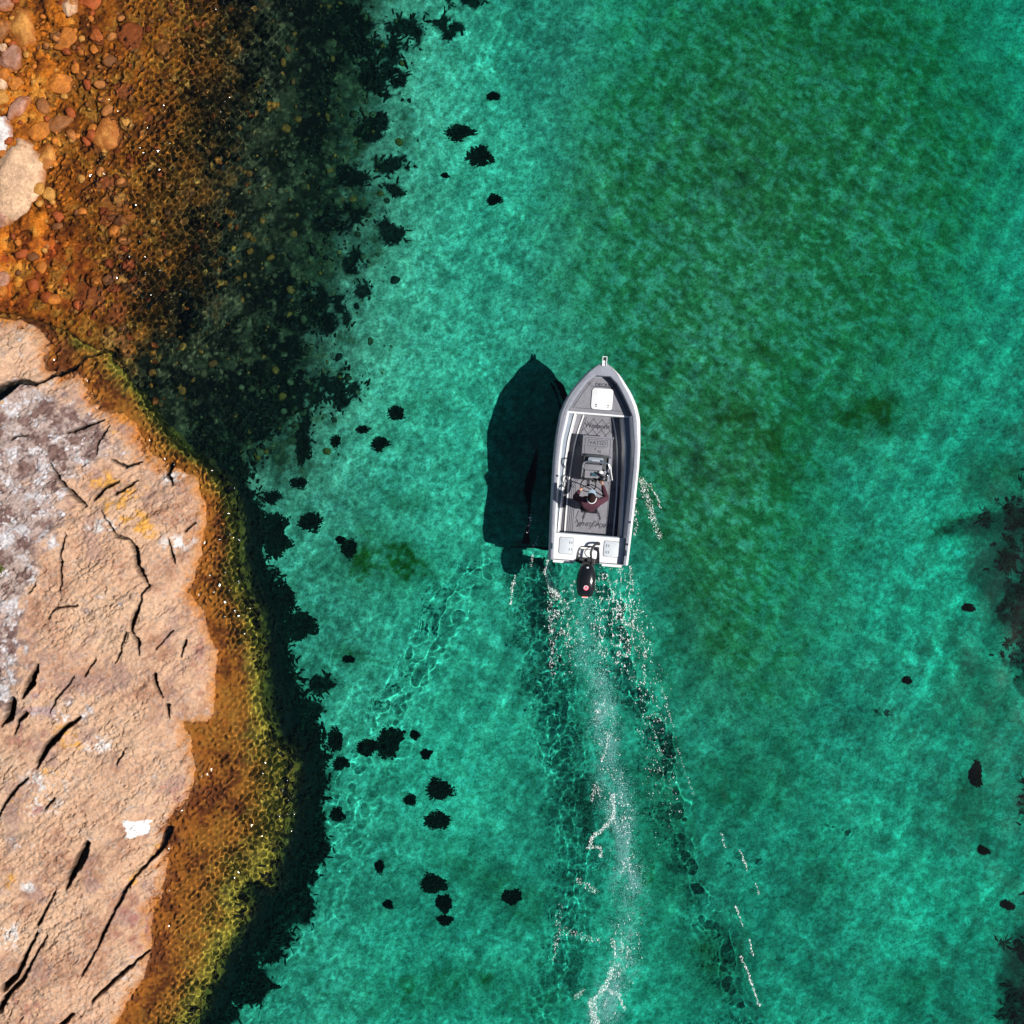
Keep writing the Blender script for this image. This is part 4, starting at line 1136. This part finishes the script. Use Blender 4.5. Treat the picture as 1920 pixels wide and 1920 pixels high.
# console with grab rail, dash, wheel and throttle
cx0, cy0, _ = B(1092, 901, .85); cx1, cy1, _ = B(1146, 855, .85)
bm = new()
prism(bm, rrect(cx0, cx1, cy0+.04, cy1, .06), Z_FL-.01, .80, .03)
console = bmobj('console', bm, M_dark, smooth=True)
bm = new(); box(bm, cx1-.055, cx1-.005, cy0+.02, cy1-.06, .78, .86, .01); bmobj('console_side', bm, M_gun, console)
d0, d1 = B(1095.5, 880, .93), B(1130, 872.5, .93)
bm = new(); prism(bm, rrect(d0[0], d1[0], d0[1], d1[1], .03), .80, .90, .012); bmobj('dash_top', bm, M_pad, console, True)
d0, d1 = B(1096, 896, .88), B(1137, 884.5, .88)
bm = new(); prism(bm, [(d0[0], d0[1]), (d1[0], d0[1]), (d1[0], d1[1]), (d0[0], d1[1])], .74, lambda x, y: .80+.05*(y-d0[1])/(d1[1]-d0[1])); bmobj('dash_panel', bm, M_pad, console)
e0, e1 = B(1108.5, 892.5, .87), B(1119.5, 887, .87)
bm = new(); box(bm, e0[0], e1[0], e0[1], e1[1], .80, .862, .006); bmobj('display', bm, M_glass, console)
e0, e1 = B(1110, 903, .84), B(1121, 896.5, .84)
bm = new(); box(bm, e0[0], e1[0], e0[1], e1[1], .60, .80, .01); bmobj('switch_box', bm, M_black, console)
# windscreen base with a white bar
e0, e1 = B(1103, 865, .95), B(1132, 859, .95)
bm = new(); prism(bm, rrect(e0[0], e1[0], e0[1], e1[1], .03), .80, .90, .015); bmobj('screen_housing', bm, M_side, console, True)
bm = new(); box(bm, e0[0]+.10, e1[0]-.05, e0[1]+.012, e0[1]+.035, .898, .915, .005); bmobj('light_bar', bm, M_white, console)
bm = new(); tube(bm, [(e1[0]-.03, e0[1]+.03, .88), (e1[0]-.03, e0[1]+.03, .95)], .022, 10); bmobj('horn_button', bm, M_chrome, console, True)
g = [B(1091, 894, .72), B(1093, 880, .98), B(1094, 871, 1.04), B(1099, 866, 1.05), B(1118, 867, 1.05), B(1137, 869, 1.05), B(1142, 873, 1.04), B(1143, 884, .98), B(1145, 898, .72)]
bm = new(); tube(bm, smooth_path(g, 6), .022, 10); bmobj('grab_rail', bm, M_alu, console, True)
g2 = [(x*1.0+(.05 if x > 0 else -.045), y-.02, z-.12) for x, y, z in (g[6], g[7], g[8])]
bm = new(); tube(bm, smooth_path(g2, 6), .016, 8); bmobj('side_rail', bm, M_white, console, True)
for (a, b), r, m in [(((1127, 885.5)), .05, M_white), (((1136, 884)), .035, M_hatch), ((1139, 892), .02, M_chrome)]:
    q = B(a, b, .9); bm = new(); bmesh.ops.create_uvsphere(bm, u_segments=12, v_segments=8, radius=r, matrix=Matrix.Translation((q[0], q[1], .87)) @ Matrix.Diagonal((1.3, .9, .7, 1)))
    bmobj('gauge_pod', bm, m, console, True)
bm = new(); tube(bm, smooth_path([B(1119, 886, .90), B(1128, 891, .95), B(1139, 898, .93)], 5), .02, 8); bmobj('console_strut', bm, M_rub, console, True)
# steering wheel, tipped towards the helmsman
wc = Vector(B(1103, 909.5, .96)); tilt = Matrix.Rotation(R(28), 4, 'X')
ring = [wc+tilt @ Vector((.185*math.cos(2*math.pi*k/28), .185*math.sin(2*math.pi*k/28), 0)) for k in range(28)]
bm = new(); tube(bm, ring, .016, 8, True)
for k in range(3):
    a = R(90+120*k); tube(bm, [wc+tilt @ Vector((0, 0, -.03)), wc+tilt @ Vector((.185*math.cos(a), .185*math.sin(a), 0))], .011, 6)
wheel = bmobj('steering_wheel', bm, M_rub, console, True)
bm = new(); tube(bm, [wc+tilt @ Vector((0, 0, -.20)), wc+tilt @ Vector((0, 0, -.0))], .04, 12); bmobj('wheel_hub', bm, M_chrome, wheel, True)
tq = Vector(B(1128, 900.5, .92))
bm = new(); box(bm, tq.x-.05, tq.x+.04, tq.y-.05, tq.y+.07, .74, .86, .02); tube(bm, [tq+Vector((0, 0, -.08)), tq+Vector((0, .0, .09))], .016, 8); tube(bm, [tq+Vector((-.035, .0, .10)), tq+Vector((.035, 0, .10))], .022, 8)
bmobj('throttle', bm, M_black, console, True)
bm = new(); tube(bm, smooth_path([B(1108, 908, .8), B(1118, 913, .62), B(1128, 921, .45), B(1131, 930, .14)], 5), .014, 8); bmobj('wiring_loom', bm, M_rub, console, True)

# outboard motor
motor = bpy.data.objects.new('outboard_motor', None); COL.objects.link(motor); motor.parent = boat
mc = B(1100, 1088, 1.0)
bm = new(); rows = []
prof = [(-.42, .10, .70, .80), (-.405, .155, .68, .90), (-.34, .195, .66, .965), (-.22, .225, .64, 1.01), (-.06, .238, .62, 1.03), (.10, .230, .62, 1.03), (.22, .205, .62, 1.015), (.32, .17, .62, .985), (.385, .14, .64, .94), (.40, .12, .66, .88)]
for y, w, z0, z1 in prof:
    row = []
    for k in range(20):
        a = 2*math.pi*k/20; c, s_ = math.cos(a), math.sin(a)
        e = .72
        row.append(bm.verts.new((mc[0]+w*math.copysign(abs(c)**e, c), mc[1]+y, (z0+z1)/2+(z1-z0)/2*math.copysign(abs(s_)**(e if s_ > 0 else .5), s_))))
    rows.append(row)
for A, Bq in zip(rows, rows[1:]):
    for k in range(20): bm.faces.new((A[k], A[(k+1) % 20], Bq[(k+1) % 20], Bq[k]))
bm.faces.new(rows[0]); bm.faces.new(rows[-1][::-1])
bmobj('cowling', bm, M_black, motor, True, 60)
bm = new(); tube(bm, [(mc[0], mc[1]+.02, .64), (mc[0], mc[1]+.05, .2), (mc[0], mc[1]+.07, -.35)], [.15, .10, .07], 12); box(bm, mc[0]-.008, mc[0]+.008, mc[1]-.16, mc[1]+.14, -.30, -.26)
bmobj('drive_leg', bm, M_black, motor, True)
bm = new(); tube(bm, [(mc[0], mc[1]-.10, -.42), (mc[0], mc[1]+.22, -.42)], [.05, .045], 10)
for k in range(3):
    a = R(120*k); q = [(mc[0]+.02*math.cos(a), mc[1]-.12, -.42+.02*math.sin(a)), (mc[0]+.14*math.cos(a-.4), mc[1]-.15, -.42+.14*math.sin(a-.4)), (mc[0]+.15*math.cos(a+.3), mc[1]-.10, -.42+.15*math.sin(a+.3))]
    vs = [bm.verts.new(p) for p in q]+[bm.verts.new((p[0], p[1]-.012, p[2])) for p in q]
    bm.faces.new(vs[:3]); bm.faces.new(vs[5:2:-1])
    for i in range(3): bm.faces.new((vs[i], vs[(i+1) % 3], vs[3+(i+1) % 3], vs[3+i]))
bmobj('propeller', bm, M_alu, motor)
bm = new(); box(bm, mc[0]-.20, mc[0]+.20, mc[1]+.38, mc[1]+.52, .30, .62, .02); box(bm, mc[0]-.27, mc[0]+.27, mc[1]+.40, mc[1]+.46, .44, .52, .01); box(bm, mc[0]-.13, mc[0]+.13, mc[1]+.30, mc[1]+.44, .48, .78, .03); tube(bm, [(mc[0]-.24, mc[1]+.47, .56), (mc[0]+.24, mc[1]+.47, .56)], .022, 8)
bmobj('transom_bracket', bm, M_rub, motor)
def cz(y): return float(np.interp(y, [p[0] for p in prof], [p[3] for p in prof]))
em = B(1100, 1102.5, 1.03); ey = em[1]-mc[1]; ez = cz(ey)+.006
bm = new(); bmesh.ops.create_circle(bm, cap_ends=True, segments=20, radius=.066, matrix=Matrix.Translation((mc[0], em[1], ez)) @ Matrix.Rotation(R(8), 4, 'X')); badge = bmobj('emblem', bm, M_red, motor)
for rad, a0, a1 in ((.052, 20, 200), (.030, 190, 400)):
    pts = [(mc[0]+rad*math.cos(R(a)), em[1]+rad*math.sin(R(a))) for a in np.linspace(a0, a1, 10)]
    bmobj('emblem_stroke', flat_lines(new(), [pts], ez+.010, .016), M_white, badge)
bm = new(); box(bm, mc[0]-.07, mc[0]+.07, mc[1]-.428, mc[1]-.380, .80, .895, .01); bmobj('rear_sticker', bm, M_pinkred, motor)
bm = new(); box(bm, mc[0]-.075, mc[0]+.075, mc[1]-.45, mc[1]-.422, .70, .80, .008); bmobj('rear_plate', bm, M_white, motor)
bm = new(); prism(bm, rrect(mc[0]-.03, mc[0]+.03, mc[1]+.29, mc[1]+.33, .018), .96, 1.005, .006); bmobj('tilt_button', bm, M_hatch, motor, True)
h0 = B(1122.5, 1019.5, .57); h1 = B(1122, 1028, .57)
bm = new(); tube(bm, smooth_path([(h0[0], h0[1], .53), (h0[0]-.03, h0[1]+.0, .64), (h0[0]-.12, h0[1]-.05, .72), B(1108, 1036, .72), B(1110, 1054, .80), (mc[0]+.13, mc[1]+.28, .86)], 6), .028, 10); bmobj('rigging_hose', bm, M_rub, motor, True)
bm = new(); tube(bm, smooth_path([(h1[0], h1[1], .53), (h1[0]-.08, h1[1]+.02, .63), B(1104, 1026.5, .66), B(1096.5, 1035, .66), B(1100, 1043, .68), B(1107, 1046, .7)], 6), .011, 8); bmobj('fuel_line', bm, M_rub, motor, True)
for q, r in ((h0, .045), (h1, .028)):
    bm = new(); tube(bm, [(q[0], q[1], Z_AFT), (q[0], q[1], Z_AFT+.05)], r, 12); bmobj('cable_boot', bm, M_rub, motor, True)

# ------------------------------------------------------------------ the helmsman
M_skin = new_mat('skin', (.50, .25, .16), .55, 0, .4)
M_jacket = wear(new_mat('plum_jacket', (.085, .032, .048), .9, 0, .2), 18, .4, .05, .6, 60)
M_trous = wear(new_mat('dark_trousers', (.03, .03, .04), .9, 0, .2), 18, .3, .05)
M_cap = wear(new_mat('dark_cap', (.022, .008, .008), .9, 0, .2), 30, .4, .05)
M_brim = new_mat('blue_grey_brim', (.24, .32, .39), .8, 0, .2)
M_hair = new_mat('dark_hair', (.015, .010, .008), .6)
M_shoe = new_mat('dark_shoe', (.03, .03, .03), .7)
hp = B(1109.5, 931, 1.72)
ORG = Vector((hp[0], hp[1]-.25, Z_FL+.003))
person = bpy.data.objects.new('person', None); COL.objects.link(person)
person.location = (Matrix.Translation(ROOT) @ Matrix.Rotation(-TH, 4, 'Z') @ ORG)
person.rotation_euler.z = -TH
person['label'] = 'person in a plum jacket and blue brimmed cap standing at the wheel of the boat'; person['category'] = 'person'

def skin_mesh(name, verts, edges, radii, mat, root=0, levels=2, parent=person):
    me = bpy.data.meshes.new(name); me.from_pydata(verts, edges, [])
    o = bpy.data.objects.new(name, me); COL.objects.link(o)
    m = o.modifiers.new('skin', 'SKIN'); m.use_smooth_shade = True
    for i, r in enumerate(radii):
        sv = me.skin_vertices[0].data[i]; sv.radius = r if isinstance(r, tuple) else (r, r); sv.use_root = (i == root)
    s = o.modifiers.new('sub', 'SUBSURF'); s.levels = levels; s.render_levels = levels
    dg = bpy.context.evaluated_depsgraph_get()
    me2 = bpy.data.meshes.new_from_object(o.evaluated_get(dg)); me2.name = name
    bpy.data.objects.remove(o); bpy.data.meshes.remove(me)
    for p in me2.polygons: p.use_smooth = True
    me2.materials.clear()
    return link(name, me2, mat, parent)

def to_p(v): return Vector(v)-ORG           # boat coordinates -> person coordinates
LH = to_p(wc+tilt @ Vector((.185*math.cos(R(205)), .185*math.sin(R(205)), 0)))+Vector((-.01, -.035, .03))
RH = to_p(tq+Vector((0, -.05, .10)))
SK = {'pel': ((0, 0, .92), .13), 'bel': ((0, .05, 1.08), .125), 'chs': ((0, .10, 1.28), .15), 'upp': ((0, .14, 1.40), .11), 'nek': ((0, .18, 1.475), .055), 'jaw': ((0, .225, 1.53), .068), 'fac': ((0, .24, 1.59), .088), 'crn': ((0, .225, 1.66), .09), 'top': ((0, .22, 1.72), .06)}
V, E, RD, ID = [], [], [], {}
def sk(n, p, r, to=None):
    ID[n] = len(V); V.append(tuple(p)); RD.append(r)
    if to is not None: E.append((ID[to], ID[n]))
prev = None
for n, (p, r) in SK.items(): sk(n, p, r, prev); prev = n
def limb_pts(s):
    hand = RH if s > 0 else LH
    sh = Vector((s*.175, .13, 1.385)); el = Vector((s*.385, .24, 1.13)) if s > 0 else Vector((-.37, .20, 1.12))
    wr = hand+(el-hand).normalized()*.085
    return sh, el, wr, hand
for s, c in ((1, 'r'), (-1, 'l')):
    sh, el, wr, ha = limb_pts(s)
    sk('sh'+c, sh, .062, 'upp'); sk('ua'+c, sh.lerp(el, .5), .05, 'sh'+c); sk('el'+c, el, .042, 'ua'+c); sk('fa'+c, el.lerp(wr, .5), .038, 'el'+c); sk('wr'+c, wr, .027, 'fa'+c); sk('pa'+c, ha, (.036, .018), 'wr'+c)
    f = (ha-wr).normalized(); side = Vector((f.y, -f.x, 0)).normalized()
    for k, ln in enumerate((.062, .075, .072, .055)):
        off = side*(.028-.0187*k)
        b0 = ha+f*.028+off; b1 = b0+f*ln*.45+Vector((0, 0, -.006)); b2 = b1+f*ln*.2+Vector((0, 0, -ln*.42)); b3 = b2-f*ln*.22+Vector((0, 0, -ln*.2))
        sk(f'f{k}a{c}', b0, .0095, 'pa'+c); sk(f'f{k}b{c}', b1, .009, f'f{k}a{c}'); sk(f'f{k}c{c}', b2, .0085, f'f{k}b{c}'); sk(f'f{k}d{c}', b3, .0075, f'f{k}c{c}')
    th = ha-f*.015-side*.034*(1 if s > 0 else -1); t1 = th-side*.018*(1 if s > 0 else -1)+f*.028+Vector((0, 0, -.012)); t2 = t1+f*.026+Vector((0, 0, -.018))
    sk('t0'+c, th, .011, 'pa'+c); sk('t1'+c, t1, .010, 't0'+c); sk('t2'+c, t2, .009, 't1'+c)
    sk('hp'+c, (s*.095, 0, .86), .09, 'pel'); sk('th'+c, (s*.11, .03, .68), .078, 'hp'+c); sk('kn'+c, (s*.12, .05, .48), .056, 'th'+c); sk('cf'+c, (s*.125, .0, .32), .054, 'kn'+c); sk('an'+c, (s*.13, -.03, .09), .038, 'cf'+c); sk('ft'+c, (s*.14, .07, .045), .036, 'an'+c); sk('to'+c, (s*.145, .16, .035), .03, 'ft'+c)
body = skin_mesh('body', V, E, RD, M_skin)
def clothes(name, chains, mat):
    vs, es, rs, seen = [], [], [], {}
    for chain in chains:
        last = None
        for n, add in chain:
            if n not in seen:
                seen[n] = len(vs); i = ID[n]; vs.append(V[i]); r = RD[i]; rs.append((r if not isinstance(r, tuple) else r[0])+add)
            if last is not None: es.append((seen[last], seen[n]))
            last = n
    return skin_mesh(name, vs, es, rs, mat)
clothes('jacket', [[('pel', .05), ('bel', .055), ('chs', .055), ('upp', .05), ('nek', .018)]]+[[('upp', .05), ('sh'+c, .046), ('ua'+c, .04), ('el'+c, .036), ('fa'+c, .03), ('wr'+c, .02)] for c in 'rl'], M_jacket)
clothes('trousers', [[('pel', .015)]]+[[('pel', .015), ('hp'+c, .015), ('th'+c, .018), ('kn'+c, .02), ('cf'+c, .018), ('an'+c, .022)] for c in 'rl'], M_trous)
for s, c in ((1, 'r'), (-1, 'l')):
    skin_mesh('shoe', [(s*.13, -.07, .04), (s*.135, .0, .045), (s*.142, .09, .042), (s*.147, .19, .035)], [(0, 1), (1, 2), (2, 3)], [.042, .048, .048, .038], M_shoe)
HC = Vector((0, .225, 1.625))
bm = new(); bmesh.ops.create_uvsphere(bm, u_segments=24, v_segments=14, radius=1, matrix=Matrix.Translation(HC+Vector((0, -.012, .03))) @ Matrix.Diagonal((.102, .122, .125, 1)))
bmesh.ops.delete(bm, geom=[v for v in bm.verts if v.co.z < HC.z+.02], context='VERTS')
cap = bmobj('cap', bm, M_cap, person, True, 80)
bm = new(); n = 12
for z in (0, .008):
    a_in = [bm.verts.new((.098*math.cos(R(20+140*k/n)), HC.y-.012+.118*math.sin(R(20+140*k/n)), HC.z+.024+z)) for k in range(n+1)]
    a_out = [bm.verts.new((.105*math.cos(R(15+150*k/n)), HC.y+.03+.165*math.sin(R(15+150*k/n)), HC.z+.012+z-.012*abs(k/n*2-1))) for k in range(n+1)]
    for k in range(n): bm.faces.new((a_in[k], a_in[k+1], a_out[k+1], a_out[k]))
bmobj('cap_brim', bm, M_brim, cap, True)
bm = new(); tube(bm, [(.106*math.cos(R(a)), HC.y-.012+.126*math.sin(R(a)), HC.z+.035) for a in range(185, 375, 15)], .014, 8)
bmobj('cap_band', bm, M_white, cap, True)
bm = new(); bmesh.ops.create_uvsphere(bm, u_segments=12, v_segments=8, radius=.012, matrix=Matrix.Translation(HC+Vector((0, -.012, .156)))); bmobj('cap_button', bm, M_cap, cap, True)
bm = new(); bmesh.ops.create_uvsphere(bm, u_segments=20, v_segments=12, radius=1, matrix=Matrix.Translation(HC+Vector((0, -.02, 0))) @ Matrix.Diagonal((.098, .112, .10, 1)))
bmesh.ops.delete(bm, geom=[v for v in bm.verts if v.co.z > HC.z+.03 or v.co.y > HC.y+.01], context='VERTS'); bmobj('hair', bm, M_hair, person, True)
bm = new(); tube(bm, [HC+Vector((0, .085, -.01)), HC+Vector((0, .108, -.045)), HC+Vector((0, .09, -.055))], [.008, .015, .010], 8); bmobj('nose', bm, M_skin, person, True)
for s in (-1, 1):
    bm = new(); bmesh.ops.create_uvsphere(bm, u_segments=10, v_segments=8, radius=1, matrix=Matrix.Translation(HC+Vector((s*.092, -.005, -.035))) @ Matrix.Diagonal((.012, .022, .034, 1))); bmobj('ear', bm, M_skin, person, True)
    bm = new(); bmesh.ops.create_uvsphere(bm, u_segments=10, v_segments=8, radius=.012, matrix=Matrix.Translation(HC+Vector((s*.033, .078, -.02)))); bmobj('eye', bm, M_hair, person, True)
bm = new(); tube(bm, [HC+Vector((-.026, .078, -.085)), HC+Vector((0, .086, -.087)), HC+Vector((.026, .078, -.085))], .006, 6); bmobj('mouth', bm, M_red, person, True)
